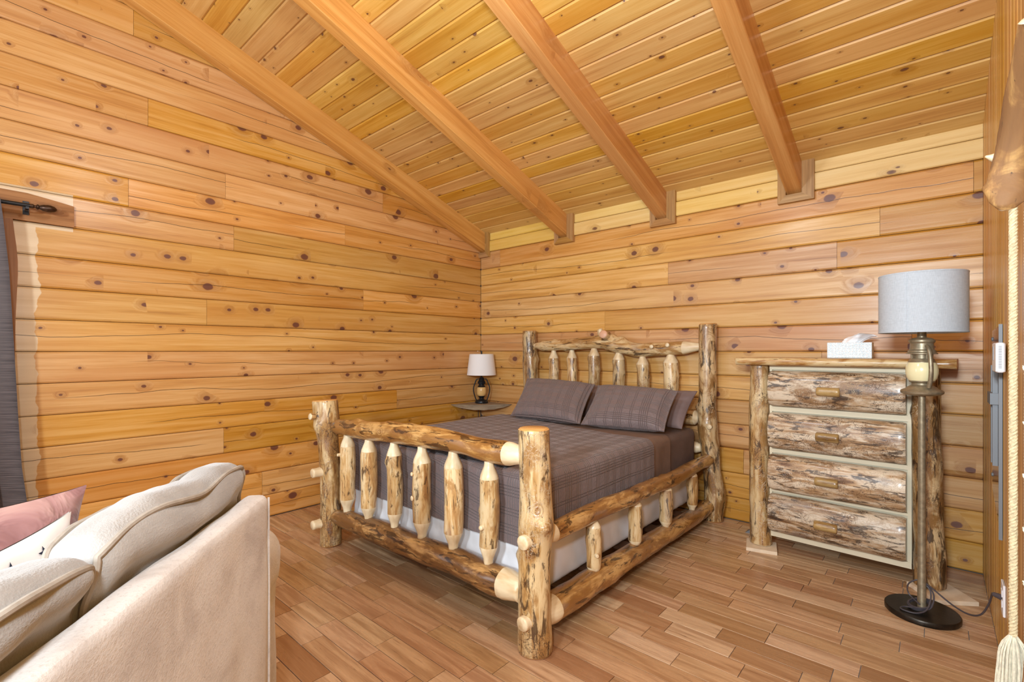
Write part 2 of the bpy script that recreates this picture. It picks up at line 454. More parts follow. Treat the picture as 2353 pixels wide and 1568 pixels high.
c = t.mix(t.ma('MULTIPLY', t.ma('MULTIPLY', rg, pt), 0.75), srgb('#F1F7F8'), srgb('#A6CBD8'))
c = t.mix(t.mr(d, 0.12, 0.08), c, srgb('#E8C7B0'))
t.set(Base_Color=c, Roughness=0.55)
M['tissue_box'] = t.m
M['glass'] = plain('window_glass', (1, 1, 1, 1), 0.02, Transmission_Weight=1.0, IOR=1.05)


# ------------------------------------------------------------------ mesh helpers
class MB:
    def __init__(s):
        s.v, s.f, s.mi, s.uv = [], [], [], {}

    def face(s, idx, m=0):
        s.f.append(tuple(idx))
        s.mi.append(m)

    def box(s, lo, hi, m=0, ch=0.0):
        (x0, y0, z0), (x1, y1, z1) = lo, hi
        b = len(s.v)
        if ch <= 0:
            for z in (z0, z1):
                s.v += [V((x0, y0, z)), V((x1, y0, z)), V((x1, y1, z)), V((x0, y1, z))]
            for q in ((0, 3, 2, 1), (4, 5, 6, 7), (0, 1, 5, 4), (1, 2, 6, 5), (2, 3, 7, 6), (3, 0, 4, 7)):
                s.face([b + i for i in q], m)
        else:
            c = ch
            rings = []
            for z, i in ((z0, c), (z0 + c, 0), (z1 - c, 0), (z1, c)):
                r = len(s.v)
                a, bb, cc, d = x0 + i, x1 - i, y0 + i, y1 - i
                k = c if i == 0 else 0
                k = c
                s.v += [V((a + k, cc, z)), V((bb - k, cc, z)), V((bb, cc + k, z)), V((bb, d - k, z)),
                        V((bb - k, d, z)), V((a + k, d, z)), V((a, d - k, z)), V((a, cc + k, z))]
                rings.append(r)
            s.face([rings[0] + i for i in range(7, -1, -1)], m)
            s.face([rings[3] + i for i in range(8)], m)
            for q in range(3):
                for i in range(8):
                    j = (i + 1) % 8
                    s.face((rings[q] + i, rings[q] + j, rings[q + 1] + j, rings[q + 1] + i), m)
        return s

    def extrude(s, poly, vec, m=0, frame=None):
        """poly: list of 3D points (closed), extruded by vec"""
        b = len(s.v)
        n = len(poly)
        s.v += [V(q) for q in poly] + [V(q) + V(vec) for q in poly]
        s.face([b + i for i in range(n - 1, -1, -1)], m)
        s.face([b + n + i for i in range(n)], m)
        for i in range(n):
            j = (i + 1) % n
            s.face((b + i, b + j, b + n + j, b + n + i), m)
        return s

    def tube(s, path, rad, segs=12, m=0, caps=True, capm=None):
        path = [V(q) for q in path]
        n = len(path)
        if not hasattr(rad, '__len__'):
            rad = [rad] * n
        tang = []
        for i in range(n):
            a, b = path[max(0, i - 1)], path[min(n - 1, i + 1)]
            tang.append((b - a).normalized())
        up = V((0, 0, 1)) if abs(tang[0].z) < 0.9 else V((1, 0, 0))
        u = tang[0].cross(up).normalized()
        base = len(s.v)
        for i in range(n):
            tt = tang[i]
            u = (u - tt * u.dot(tt)).normalized()
            w_ = tt.cross(u)
            for k in range(segs):
                a = 2 * PI * k / segs
                s.v.append(path[i] + (u * math.cos(a) + w_ * math.sin(a)) * rad[i])
        for i in range(n - 1):
            for k in range(segs):
                j = (k + 1) % segs
                s.face((base + i * segs + k, base + i * segs + j, base + (i + 1) * segs + j, base + (i + 1) * segs + k), m)
        if caps:
            cm = m if capm is None else capm
            s.face([base + k for k in range(segs - 1, -1, -1)], cm)
            s.face([base + (n - 1) * segs + k for k in range(segs)], cm)
        return s

    def lathe(s, prof, segs=32, c=(0, 0, 0), m=0, caps=True):
        c = V(c)
        base = len(s.v)
        n = len(prof)
        for r, z in prof:
            for k in range(segs):
                a = 2 * PI * k / segs
                s.v.append(c + V((r * math.cos(a), r * math.sin(a), z)))
        for i in range(n - 1):
            for k in range(segs):
                j = (k + 1) % segs
                s.face((base + i * segs + k, base + i * segs + j, base + (i + 1) * segs + j, base + (i + 1) * segs + k), m)
        if caps:
            s.face([base + k for k in range(segs - 1, -1, -1)], m)
            s.face([base + (n - 1) * segs + k for k in range(segs)], m)
        return s

    def grid(s, fn, nu, nv, m=0, uv=None, flip=False, keep=None):
        base = len(s.v)
        for i in range(nu + 1):
            for j in range(nv + 1):
                s.v.append(V(fn(i / nu, j / nv)))
        for i in range(nu):
            for j in range(nv):
                if keep and not keep((i + .5) / nu, (j + .5) / nv):
                    continue
                a = base + i * (nv + 1) + j
                q = (a, a + nv + 1, a + nv + 2, a + 1)
                if flip:
                    q = q[::-1]
                if uv:
                    cs = [(i, j), (i + 1, j), (i + 1, j + 1), (i, j + 1)]
                    if flip:
                        cs = cs[::-1]
                    s.uv[len(s.f)] = [uv(ci / nu, cj / nv) for ci, cj in cs]
                s.face(q, m)
        return s

    def build(s, name, mats, parent=None, mat4=None, smooth=40):
        me = bpy.data.meshes.new(name)
        me.from_pydata([tuple(q) for q in s.v], [], s.f)
        if not isinstance(mats, (list, tuple)):
            mats = [mats]
        for mm in mats:
            me.materials.append(M[mm] if isinstance(mm, str) else mm)
        me.polygons.foreach_set('material_index', s.mi)
        if s.uv:
            ul = me.uv_layers.new(name='UVMap')
            for pi, cs in s.uv.items():
                for li, c in zip(me.polygons[pi].loop_indices, cs):
                    ul.data[li].uv = c
        if smooth:
            me.shade_smooth()
            me.set_sharp_from_angle(angle=math.radians(smooth))
        me.update()
        o = bpy.data.objects.new(name, me)
        C.objects.link(o)
        attach(o, parent, mat4)
        return o


OFF = {}


def attach(o, parent, mat4=None):
    """mat4 is given in the frame of the THING (world for unrotated things)"""
    mat4 = mat4 or Matrix.Identity(4)
    if parent is None:
        o.matrix_basis = mat4
        return
    o.parent = parent
    if parent.parent is None:
        off = OFF.get(parent.name, V((0, 0, 0)))
        o.matrix_basis = Matrix.Translation(-off) @ mat4
    else:
        top = parent.parent
        off = OFF.get(top.name, V((0, 0, 0)))
        o.matrix_basis = parent.matrix_basis.inverted() @ Matrix.Translation(-off) @ mat4


def tag(o, label, cat=None, group=None, kind=None):
    o['label'] = label
    if cat:
        o['category'] = cat
    if group:
        o['group'] = group
    if kind:
        o['kind'] = kind
    return o


def thing(name, loc, label, cat, rotz=0.0, group=None, kind=None):
    o = bpy.data.objects.new(name, None)
    o.empty_display_size = 0.1
    C.objects.link(o)
    o.location = loc
    o.rotation_euler = (0, 0, rotz)
    OFF[o.name] = V(loc) if rotz == 0 else V((0, 0, 0))
    return tag(o, label, cat, group, kind)


def thing_mesh(name, mb, mats, origin, label, cat, group=None, kind=None, smooth=40):
    """a single-mesh thing given in world coordinates, with its origin at its base"""
    org = V(origin)
    mb.v = [q - org for q in mb.v]
    o = mb.build(name, mats, None, Matrix.Translation(org), smooth)
    return tag(o, label, cat, group, kind)


def interp(keys, t):
    if t <= keys[0][0]:
        return keys[0][1]
    for (a, x), (b, y) in zip(keys, keys[1:]):
        if t <= b:
            k = (t - a) / max(1e-6, b - a)
            return x + (y - x) * k
    return keys[-1][1]


def catmull(pts, n):
    pts = [V(q) for q in pts]
    if len(pts) == 2:
        return [pts[0].lerp(pts[1], i / n) for i in range(n + 1)]
    ext = [pts[0] * 2 - pts[1]] + pts + [pts[-1] * 2 - pts[-2]]
    out = []
    segn = len(pts) - 1
    for i in range(n + 1):
        x = i / n * segn
        k = min(int(x), segn - 1)
        f = x - k
        p0, p1, p2, p3 = ext[k:k + 4]
        out.append(0.5 * ((2 * p1) + (p2 - p0) * f + (2 * p0 - 5 * p1 + 4 * p2 - p3) * f * f
                          + (3 * p1 - p0 - 3 * p2 + p3) * f ** 3))
    return out


def rlog(name, parent, pts, rad, mat='log', seed=0, tips=(0, 1), bumps=(), segs=20, step=0.022, rough=0.06,
         end='cut', wob=0.004, bev=0.006, facet=False):
    """rustic round log; rad: [(t, r)...]; tips: pale tapered zones outside (t0, t1); bumps: (t, angle_deg, size, height)"""
    pts = [V(q) for q in pts]
    L = sum((b - a).length for a, b in zip(pts, pts[1:]))
    n = max(8, int(L / step))
    path = catmull(pts, n)
    X = (pts[-1] - pts[0]).normalized()
    up = V((0, 0, 1)) if abs(X.z) < 0.8 else V((0, -1, 0))
    Y = up.cross(X).normalized()
    Z = X.cross(Y)
    fr = Matrix((X, Y, Z)).transposed()
    org = pts[0]
    inv = fr.transposed()
    lp = [inv @ (q - org) for q in path]
    if not hasattr(rad, '__len__'):
        rad = [(0, rad), (1, rad)]
    mb = MB()
    sd = seed * 17.37 + 3.1
    rings = []
    ts = [i / n for i in range(n + 1)]
    for i, t_ in enumerate(ts):
        q = lp[i]
        q = q + V((0, noise.noise(V((t_ * L * 3.2, sd, 0))), noise.noise(V((t_ * L * 3.2, sd, 9))))) * wob * (1 if 0 < i < n else 0)
        r = interp(rad, t_)
        pale = t_ < tips[0] or t_ > tips[1]
        b0 = len(mb.v)
        for k in range(segs):
            a = 2 * PI * k / segs
            ca, sa = math.cos(a), math.sin(a)
            rr = r
            if not pale:
                rr *= 1 + rough * noise.noise(V((ca * 1.3 + sd, sa * 1.3, t_ * L * 6))) * 1.6 \
                    + rough * 0.5 * noise.noise(V((ca * 3 + sd, sa * 3, t_ * L * 18)))
            elif facet:
                rr *= 1 - 0.05 * (k % 3 == 0)
            for (bt, ba, bs, bh) in bumps:
                da = (math.degrees(a) - ba + 180) % 360 - 180
                dd = ((t_ - bt) * L) ** 2 + (math.radians(da) * r) ** 2
                rr += bh * math.exp(-dd / (bs * bs))
            mb.v.append(V((q.x, q.y + rr * ca, q.z + rr * sa)))
        rings.append(b0)
    for i in range(n):
        m = 1 if (ts[i] + ts[i + 1]) / 2 < tips[0] or (ts[i] + ts[i + 1]) / 2 > tips[1] else 0
        for k in range(segs):
            j = (k + 1) % segs
            mb.face((rings[i] + k, rings[i] + j, rings[i + 1] + j, rings[i + 1] + k), m)
    for e, dx in ((0, -bev), (n, bev)):
        cen = sum((mb.v[rings[e] + k] for k in range(segs)), V()) / segs
        b0 = len(mb.v)
        for k in range(segs):
            vv = mb.v[rings[e] + k]
            mb.v.append(cen + (vv - cen) * (1 - bev / max(0.012, (vv - cen).length)) + V((dx, 0, 0)))
        for k in range(segs):
            j = (k + 1) % segs
            q = (rings[e] + k, rings[e] + j, b0 + j, b0 + k)
            mb.face(q if e else q[::-1], 2)
        idx = [b0 + k for k in range(segs)]
        mb.face(idx if e else idx[::-1], 2)
    o = mb.build(name, [mat, 'cut', end], parent, Matrix.Translation(org) @ fr.to_4x4(), 50)
    return o


def rbox(mb, lo, hi, r, n=(10, 10, 6), m=0, disp=None):
    """rounded box with evenly gridded faces; disp(p, nrm) -> p"""
    lo, hi = V(lo), V(hi)
    cen = (lo + hi) / 2
    inner_lo, inner_hi = lo + V((r, r, r)), hi - V((r, r, r))

    def rnd(p):
        q = V([min(max(p[i], inner_lo[i]), inner_hi[i]) for i in range(3)])
        d = p - q
        nn = d.normalized() if d.length > 1e-7 else (p - cen).normalized()
        out = q + nn * r if d.length > 1e-7 else p
        return disp(out, nn) if disp else out
    for ax in range(3):
        a, b = (ax + 1) % 3, (ax + 2) % 3
        for side in (0, 1):
            def fn(u, v, ax=ax, a=a, b=b, side=side):
                p = V((0, 0, 0))
                p[ax] = hi[ax] if side else lo[ax]
                # denser sampling near the rounded edges
                eu = 0.5 - 0.5 * math.cos(PI * u) if n[a] > 3 else u
                ev = 0.5 - 0.5 * math.cos(PI * v) if n[b] > 3 else v
                p[a] = lo[a] + (hi[a] - lo[a]) * (0.55 * eu + 0.45 * u)
                p[b] = lo[b] + (hi[b] - lo[b]) * (0.55 * ev + 0.45 * v)
                return rnd(p)
            mb.grid(fn, n[a], n[b], m, flip=(side == 0))
    return mb


# ================================================================== the room
PITCH, Z0 = 0.1725, 0.159          # log courses
SL, ZC = 0.344, 2.413              # ceiling slope and height at the back wall
RW = 3.80                          # right wall
YB = -6.2
RID = -4.3                         # ridge


def ceil_z(y):
    return ZC - SL * y if y > RID else ZC - SL * RID + SL * (y - RID) * 1.0


rng = random.Random(11)

# ---- floor
flo = MB()
flo.box((-0.06, YB, -0.06), (RW + 0.06, 0.06, -0.0065))
floor = thing_mesh('floor', flo, 'grout', (1.9, -3.1, -0.06), 'floor of narrow varnished wood planks with thin grey joints', 'floor',
                   kind='structure', smooth=0)
OFF[floor.name] = V(floor.location)
PW = 0.0972
known = {  # row -> joints measured
    24: [1.712], 23: [1.548], 22: [1.377, 1.674], 21: [1.938, 2.168, 1.10], 20: [1.62], 19: [1.725, 1.35], 18: [1.585],
    8: [2.656, 3.087], 7: [2.56], 11: [2.50, 2.739, 3.002], 10: [2.92, 3.322], 13: [2.849, 2.58], 14: [3.002], 16: [2.722],
    6: [2.857, 3.5], 5: [3.106], 4: [2.585], 3: [2.80, 3.31, 3.714], 2: [3.12], 1: [2.748], 0: [2.534], -1: [3.253], -2: [3.124]}
plank_meshes = {}
planks = []
rows = range(-5, 58)
for k in rows:
    y1 = -0.462 - PW * k
    y0 = y1 - PW
    if y1 > -0.003:
        y1 = -0.002
    if y0 < YB:
        continue
    if y1 - y0 < 0.02:
        continue
    js = sorted(known.get(k, []))
    x = 0.0
    cuts = [0.0]
    fixed = js + [RW]
    fi = 0
    while x < RW - 1e-6:
        L = rng.choice([0.24, 0.30, 0.38, 0.46, 0.56, 0.62]) * rng.uniform(0.92, 1.08)
        if x == 0:
            L *= rng.uniform(0.4, 1)
        nx = x + L
        tgt = fixed[fi]
        if nx > tgt - 0.17:
            nx = tgt
            fi = min(fi + 1, len(fixed) - 1)
        cuts.append(nx)
        x = nx
    for a, b in zip(cuts, cuts[1:]):
        planks.append((a, b, y0, y1))


def plank_mb(L, wd):
    mb = MB()
    g, c, tk = 0.0014, 0.0010, 0.0062
    h = wd / 2 - g
    prof = [(0, -h, -tk), (0, h, -tk), (0, h, -c), (0, h - c, 0), (0, -h + c, 0), (0, -h, -c)]
    mb.extrude([(-L / 2 + g, q[1], q[2]) for q in prof], (L - 2 * g, 0, 0))
    return mb


def vis(a, b, y0, y1):
    x, y = (a + b) / 2, (y0 + y1) / 2
    dx, dy = x - 3.61, y + 3.6
    dep = -0.66087 * dx + 0.7505 * dy
    lat = 0.7505 * dx + 0.66087 * dy
    if dep < 1.4:
        return 0
    u = 1176.5 + FPX * lat / dep
    v = 806 + FPX * 1.2 / dep
    if not (600 < u < 2420 and v < 1640):
        return 0
    if 0.85 < x < 2.3 and -1.7 < y:
        return 0.05 / dep
    return 1 / dep


planks.sort(key=lambda q: -vis(*q))
for i, (a, b, y0, y1) in enumerate(planks[:290]):
    o = plank_mb(b - a, y1 - y0).build('floor_plank', 'plank', floor, Matrix.Translation(((a + b) / 2, (y0 + y1) / 2, 0)), 0)
rest = MB()
for a, b, y0, y1 in planks[290:]:
    g = 0.0011
    rest.box((a + g, y0 + g, -0.0062), (b - g, y1 - g, 0))
o = rest.build('floor_planks_beyond', 'plank', floor, None, 0)
o['kind'] = 'stuff'


# ---- walls of stacked logs
def log_profile(hgt, depth=0.05, c=0.0095, crown=0.0, lower=0.0):
    """cross-section in (y, z): front face at y=0 (towards -y), wall body behind (+y)"""
    h = hgt / 2 - 0.0014
    lo = lower if lower else c
    return [(depth, -h), (depth, h), (c * 0.8, h), (0.0, h - c), (-crown, h * 0.3), (-crown, -h * 0.3), (0.0, -h + lo),
            (lo * 0.35, -h + lo * 0.35), (lo * 0.8, -h)]


def wall_log(L, hgt, lower=0.0, cut=None):
    mb = MB()
    pr = log_profile(hgt, lower=lower)
    mb.extrude([(-L / 2, y, z) for y, z in pr], (L, 0, 0))
    return mb


wl = MB()
wl.box((-0.09, YB, -0.06), (-0.05, -3.46 - 1.95, 4.2))
wl.box((-0.09, -3.46, -0.06), (-0.05, 0.0, 4.2))
wl.box((-0.09, -5.41, -0.06), (-0.05, -3.46, 0.62))
wl.box((-0.09, -5.41, 1.96), (-0.05, -3.46, 4.2))
wall_left = thing_mesh('wall_left', wl, 'backing', (-0.07, -3, -0.06), 'left wall of stacked honey-coloured pine logs', 'wall',
                       kind='structure', smooth=0)
OFF[wall_left.name] = V(wall_left.location)
wb = MB()
wb.box((-0.09, 0.05, -0.06), (RW + 0.09, 0.09, 2.6))
wall_back = thing_mesh('wall_back', wb, 'backing', (1.9, 0.07, -0.06), 'back wall of stacked pine logs behind the headboard', 'wall',
                       kind='structure', smooth=0)
OFF[wall_back.name] = V(wall_back.location)


def seams():
    z = [0.0, Z0]
    while z[-1] < 3.9:
        z.append(z[-1] + PITCH)
    return z


SZ = seams()
# vertical butt joints: row (seam index below) -> y on the left wall, x on the back wall
left_j = {18: [-2.934], 15: [-2.863], 12: [-2.958, -1.557], 13: [-2.436], 11: [-2.385], 9: [-1.39], 8: [-2.548], 4: [-1.055],
          3: [-2.447], 16: [-0.9], 14: [-1.2], 2: [-1.6], 1: [-2.2], 6: [-5.6], 10: [-5.5]}
back_j = {10: [2.052, 3.146], 8: [1.494], 11: [3.36], 12: [3.763, 0.277], 6: [3.065], 7: [3.506], 3: [1.7], 2: [2.6], 5: [0.9]}
ROTL = Matrix.Rotation(-PI / 2, 4, 'Z')       # local x -> -y world, local -y (front) -> ... see below
for r in range(len(SZ) - 1):
    z0, z1 = SZ[r], SZ[r + 1]
    zc = (z0 + z1) / 2
    # left wall: log runs along y; front face towards +x
    ys = [0.0] + sorted(left_j.get(r, []), reverse=True)
    ys.append(YB)
    for a, b in zip(ys, ys[1:]):
        # gable: do not rise above the roof boards
        aa, bb = a, b
        if z1 > ceil_z(aa) - 0.01:
            aa = min(aa, -(z0 - ZC) / SL + 0.10)
        spans = [(aa, bb)]
        if z0 > 0.55 and z1 < 1.9 or 0.62 < zc < 1.95:      # window opening
            spans = []
            if aa > -3.44:
                spans.append((aa, max(bb, -3.44)))
            if bb < -5.41:
                spans.append((min(aa, -5.41), bb))
        for (p, q) in spans:
            if p - q < 0.05:
                continue
            L = p - q - 0.0016
            M4 = Matrix.Translation((0, (p + q) / 2, zc)) @ Matrix.Rotation(PI / 2, 4, 'Z')
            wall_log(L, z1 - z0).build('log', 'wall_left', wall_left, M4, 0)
    if r <= 12:
        xs = [0.004] + sorted(back_j.get(r, [])) + [RW]
        for a, b in zip(xs, xs[1:]):
            lower = 0.035 if r == 3 else 0.0
            wall_log(b - a - 0.0016, z1 - z0, lower).build('log', 'wall', wall_back, Matrix.Translation(((a + b) / 2, 0, zc)), 0)

# beams: right-hand edges measured where they meet the back wall
BEAMS = [(0.004, 0.094), (1.030, 1.122), (1.962, 2.053), (2.868, 2.960), (3.86, 3.95)]
COLL = [(-0.0, 0.142), (0.983, 1.189), (1.916, 2.121), (2.820, 3.029)]
ZB = SZ[13]
# frieze boards between the collars
prev = 0.142
for i, (a, b) in enumerate([(0.142, 0.983), (1.189, 1.916), (2.121, 2.820), (3.029, RW)]):
    for zl, zh, yy in ((ZB + 0.001, 2.337, -0.012), (2.343, 2.425, -0.004)):
        mb = MB()
        L = b - a - 0.001
        h = (zh - zl) / 2
        pr = [(0.06, -h), (0.06, h), (0.004, h), (0, h - 0.004), (0, -h + 0.006), (0.005, -h)]
        mb.extrude([(-L / 2, y, z) for y, z in pr], (L, 0, 0))
        mb.build('frieze_board', 'frieze', wall_back, Matrix.Translation(((a + b) / 2, yy, (zl + zh) / 2)), 30)

# collars: mitred boards round each beam end
for i, (a, b) in enumerate(COLL):
    ba, bb = BEAMS[i]
    zb, zt = 2.172, 2.43
    zi = 2.222
    th = 0.034
    # bottom
    if i == 0:
        poly = [(0.0, zb), (b, zb), (bb, zi), (0.0, zi)]
    else:
        poly = [(a, zb), (b, zb), (bb, zi), (ba, zi)]
    for nm, pl in (('bottom', poly), ('right', [(b, zb), (b, zt), (bb, zt), (bb, zi)]),
                   ('left', None if i == 0 else [(a, zb), (ba, zi), (ba, zt), (a, zt)])):
        if pl is None:
            continue
        cx_ = sum(q[0] for q in pl) / len(pl)
        cz_ = sum(q[1] for q in pl) / len(pl)
        mb = MB()
        if nm == 'bottom':
            mb.extrude([(x - cx_, 0, z - cz_) for x, z in pl], (0, th, 0))
            M4 = Matrix.Translation((cx_, -th, cz_))
        else:
            mb.extrude([(z - cz_, 0, -(x - cx_)) for x, z in pl], (0, th, 0))
            M4 = Matrix.Translation((cx_, -th, cz_)) @ Matrix.Rotation(-PI / 2, 4, 'Y')
        mb.build('beam_collar_board', 'collar', wall_back, M4, 0)

# ---- ceiling
ce = MB()
ce.extrude([(-0.09, 0.09, ZC + 0.026 - SL * 0.09), (-0.09, RID, ZC + 0.026 - SL * RID), (-0.09, YB, ceil_z(YB) + 0.026),
            (-0.09, YB, ceil_z(YB) + 0.07), (-0.09, RID, ZC + 0.07 - SL * RID), (-0.09, 0.09, ZC + 0.07 - SL * 0.09)],
           (RW + 0.18, 0, 0))
ceiling = thing_mesh('ceiling', ce, 'backing', (1.9, -2, ZC), 'sloping ceiling of pine boards carried on exposed beams', 'ceiling',
                     kind='structure', smooth=0)
OFF[ceiling.name] = V(ceiling.location)
CP = 0.1137
ang = math.atan(SL)
bw = CP / math.cos(ang)


def ceil_board(L):
    mb = MB()
    h = bw / 2 - 0.0006
    c = 0.0085
    pr = [(-h, 0.022), (-h, c * 0.9), (-h + c, 0.0), (h - c, 0.0), (h, c * 0.9), (h, 0.022)]
    mb.extrude([(-L / 2, y, z) for y, z in pr], (L, 0, 0))
    return mb


shared = {}
for k in range(-1, 37):
    yc = -0.100 - CP * (k - 0.5)
    if yc - CP / 2 < RID:
        break
    cuts = [0.0, RW]
    if k % 3 == 1:
        xj = rng.choice([1.076, 2.008, 2.914])
        cuts = [0.0, xj, RW]
    for a, b in zip(cuts, cuts[1:]):
        L = b - a - (0.001 if len(cuts) > 2 else 0)
        key = round(L, 3)
        M4 = Matrix.Translation(((a + b) / 2, yc, ceil_z(yc) + (0.0 if k >= 0 else 0))) @ Matrix.Rotation(-ang, 4, 'X')
        if key in shared:
            o = bpy.data.objects.new('ceiling_board', shared[key])
            C.objects.link(o)
            attach(o, ceiling, M4)
        else:
            o = ceil_board(L).build('ceiling_board', 'ceil', ceiling, M4, 0)
            shared[key] = o.data
for a, b in BEAMS[:4]:
    Lb = (abs(RID) + 0.2) / math.cos(ang)
    mb = MB()
    wd = b - a
    dp = 0.187 * math.cos(ang)
    c = 0.004
    pr = [(-wd / 2, 0), (-wd / 2, -dp + c), (-wd / 2 + c, -dp), (wd / 2 - c, -dp), (wd / 2, -dp + c), (wd / 2, 0)]
    mb.extrude([(-Lb / 2, y, z) for y, z in pr], (Lb, 0, 0))
    yc = RID / 2 + 0.045
    # local x along the slope (towards -y, up)
    Xd = V((0, -math.cos(ang), math.sin(ang)))
    Yd = V((1, 0, 0))
    Zd = Xd.cross(Yd)
    fr = Matrix((Xd, Yd, Zd)).transposed().to_4x4()
    mb.build('beam', 'beam', ceiling, Matrix.Translation(((a + b) / 2, yc, ZC - SL * yc + 0.004)) @ fr, 0)

# ---- right wall: vertical tongue-and-groove boards
wr = MB()
wr.extrude([(RW + 0.025, 0.09, -0.06), (RW + 0.025, 0.09, 2.45), (RW + 0.025, RID, ceil_z(RID) + 0.04),
            (RW + 0.025, YB, ceil_z(YB) + 0.04), (RW + 0.025, YB, -0.06)], (0.05, 0, 0))
wall_right = thing_mesh('wall_right', wr, 'backing', (RW + 0.04, -3, -0.06), 'right wall of vertical tongue-and-groove pine boards',
                        'wall', kind='structure', smooth=0)
OFF[wall_right.name] = V(wall_right.location)
edges = [0.0, -0.095, -0.21, -0.31, -0.414, -0.55, -0.645, -0.74, -0.82, -0.905, -1.043, -1.18, -1.27, -1.36, -1.445, -1.53]
while edges[-1] > YB:
    edges.append(edges[-1] - 0.135)
for a, b in zip(edges, edges[1:]):
    h = a - b
    zt = ceil_z(a) + 0.02
    zt2 = ceil_z(b) + 0.02
    mb = MB()
    w2 = h / 2 - 0.0006
    c = 0.007
    # local x up, local y along -y world, local z towards room (-x world)
    pr = [(-w2, -0.025), (w2, -0.025), (w2, -c), (w2 - c, 0), (-w2 + c, 0), (-w2, -c)]
    base = len(mb.v)
    n = len(pr)
    for e in (0, 1):
        for y, z in pr:
            x = 0 if e == 0 else (zt + (zt2 - zt) * ((y + w2) / (2 * w2)))
            mb.v.append(V((x, y, z)))
    mb.face([n - 1 - i for i in range(n)])
    mb.face([n + i for i in range(n)])
    for i in range(n):
        j = (i + 1) % n
        mb.face((i, j, n + j, n + i))
    X, Y, Z = V((0, 0, 1)), V((0, -1, 0)), V((-1, 0, 0))
    Y = Y if X.cross(Y).dot(Z) > 0 else -Y
    fr = Matrix((X, V((0, -1, 0)), V((-1, 0, 0)))).transposed()
    if fr.determinant() < 0:
        fr = Matrix((X, V((0, 1, 0)), V((-1, 0, 0)))).transposed()
        mb.v = [V((q.x, -q.y, q.z)) for q in mb.v]
        mb.f = [f[::-1] for f in mb.f]
    mb.build('wall_board', 'rwall', wall_right, Matrix.Translation((RW, (a + b) / 2, 0)) @ fr.to_4x4(), 0)

# ---- window with stained live-edge casing (left wall, mostly outside the frame)
win = thing('window_1', (0.0, -4.43, 0.62), 'window behind the curtain in the left log wall', 'window', kind='structure')
mb = MB()
mb.box((-0.08, -5.41, 0.62), (-0.02, -5.35, 1.96)).box((-0.08, -3.52, 0.62), (-0.02, -3.46, 1.96))
mb.box((-0.08, -5.35, 0.62), (-0.02, -3.52, 0.68)).box((-0.08, -5.35, 1.90), (-0.02, -3.52, 1.96))
mb.build('window_frame', 'casing', win, None, 0)
MB().box((-0.055, -5.35, 0.68), (-0.05, -3.52, 1.90)).build('pane', 'glass', win, None, 0)
cas = thing('trim_1', (0.01, -3.5, 0.2), 'dark stained live-edge window casing beside the curtain', 'trim', kind='structure')


def wavy_board(y0, y1, z0, z1, vertical, amp, sd, x0=-0.045, x1=0.014):
    mb = MB()
    poly = []
    n = 26
    if vertical:      # wavy edge at y1
        pts = [(y1 + amp * noise.noise(V((k / n * 5, sd, 0))) * 1.4, z0 + (z1 - z0) * k / n) for k in range(n + 1)]
        poly = [(y0, z1), (y0, z0)] + pts
        poly = [(y0, z0)] + pts + [(y0, z1)]
    else:             # wavy edge at z1
        pts = [(y0 + (y1 - y0) * k / n, z1 + amp * noise.noise(V((k / n * 6, sd, 0))) - 0.035 * max(0, (k / n - 0.93) / 0.07)) for k in range(n + 1)]
        poly = [(y0, z0), (y1, z0)] + pts[::-1]
    # local x along the length
    cy, cz = (y0 + y1) / 2, (z0 + z1) / 2
    if vertical:
        mb.extrude([(z - cz, x0, -(y - cy)) for y, z in poly], (0, x1 - x0, 0))
        fr = Matrix((V((0, 0, 1)), V((1, 0, 0)), V((0, -1, 0)))).transposed()
        if fr.determinant() < 0:
            fr = Matrix((V((0, 0, 1)), V((1, 0, 0)), V((0, 1, 0)))).transposed()
            mb.v = [V((q.x, q.y, -q.z)) for q in mb.v]
    else:
        mb.extrude([(y - cy, -x0, z - cz) for y, z in poly], (0, -(x1 - x0), 0))
        fr = Matrix((V((0, 1, 0)), V((-1, 0, 0)), V((0, 0, 1)))).transposed()
    return mb, Matrix.Translation((0, cy, cz)) @ fr.to_4x4()


mb, m4 = wavy_board(-5.6, -3.20, 1.885, 2.035, False, 0.02, 3.3)
mb.build('casing_board', 'casing', cas, m4, 30)
mb, m4 = wavy_board(-3.54, -3.425, 0.02, 1.885, True, 0.022, 1.7)
mb.build('casing_board', 'casing', cas, m4, 30)

# ================================================================== curtain and rod
rod = thing('curtain_rod', (0.1, -3.3, 1.95), 'black iron curtain rod with bronze egg finial above the window', 'curtain rod')
MB().tube([(0.10, -5.4, 1.948), (0.10, -3.372, 1.948)], 0.0105, 14).build('rod', 'black_metal', rod)
fp = [(0.011, -0.004), (0.0115, 0.008), (0.0075, 0.012), (0.0075, 0.018), (0.0135, 0.022), (0.0135, 0.027), (0.009, 0.031), (0.0125, 0.037),
      (0.0165, 0.046), (0.0195, 0.060), (0.0190, 0.074), (0.0150, 0.087), (0.0085, 0.095), (0.002, 0.099)]
MB().lathe(fp, 20).build('finial', 'brown_metal', rod, Matrix.Translation((0.10, -3.376, 1.948)) @ Matrix.Rotation(-PI / 2, 4, 'X'))
MB().box((0.014, -3.402, 1.915), (0.020, -3.378, 1.985)).box((0.014, -3.396, 1.928), (0.108, -3.384, 1.936)) \
    .box((0.088, -3.396, 1.928), (0.112, -3.384, 1.940)).build('bracket', 'black_metal', rod, None, 0)
cur = thing('curtain', (0.1, -3.9, 0.04), 'grey-brown satin curtain hanging at the left window', 'curtain')


def cur_edge(z):
    return interp([(0.04, -3.36), (0.35, -3.385), (0.62, -3.413), (0.87, -3.425), (1.24, -3.44), (1.60, -3.456), (1.87, -3.478), (1.99, -3.49)], z)


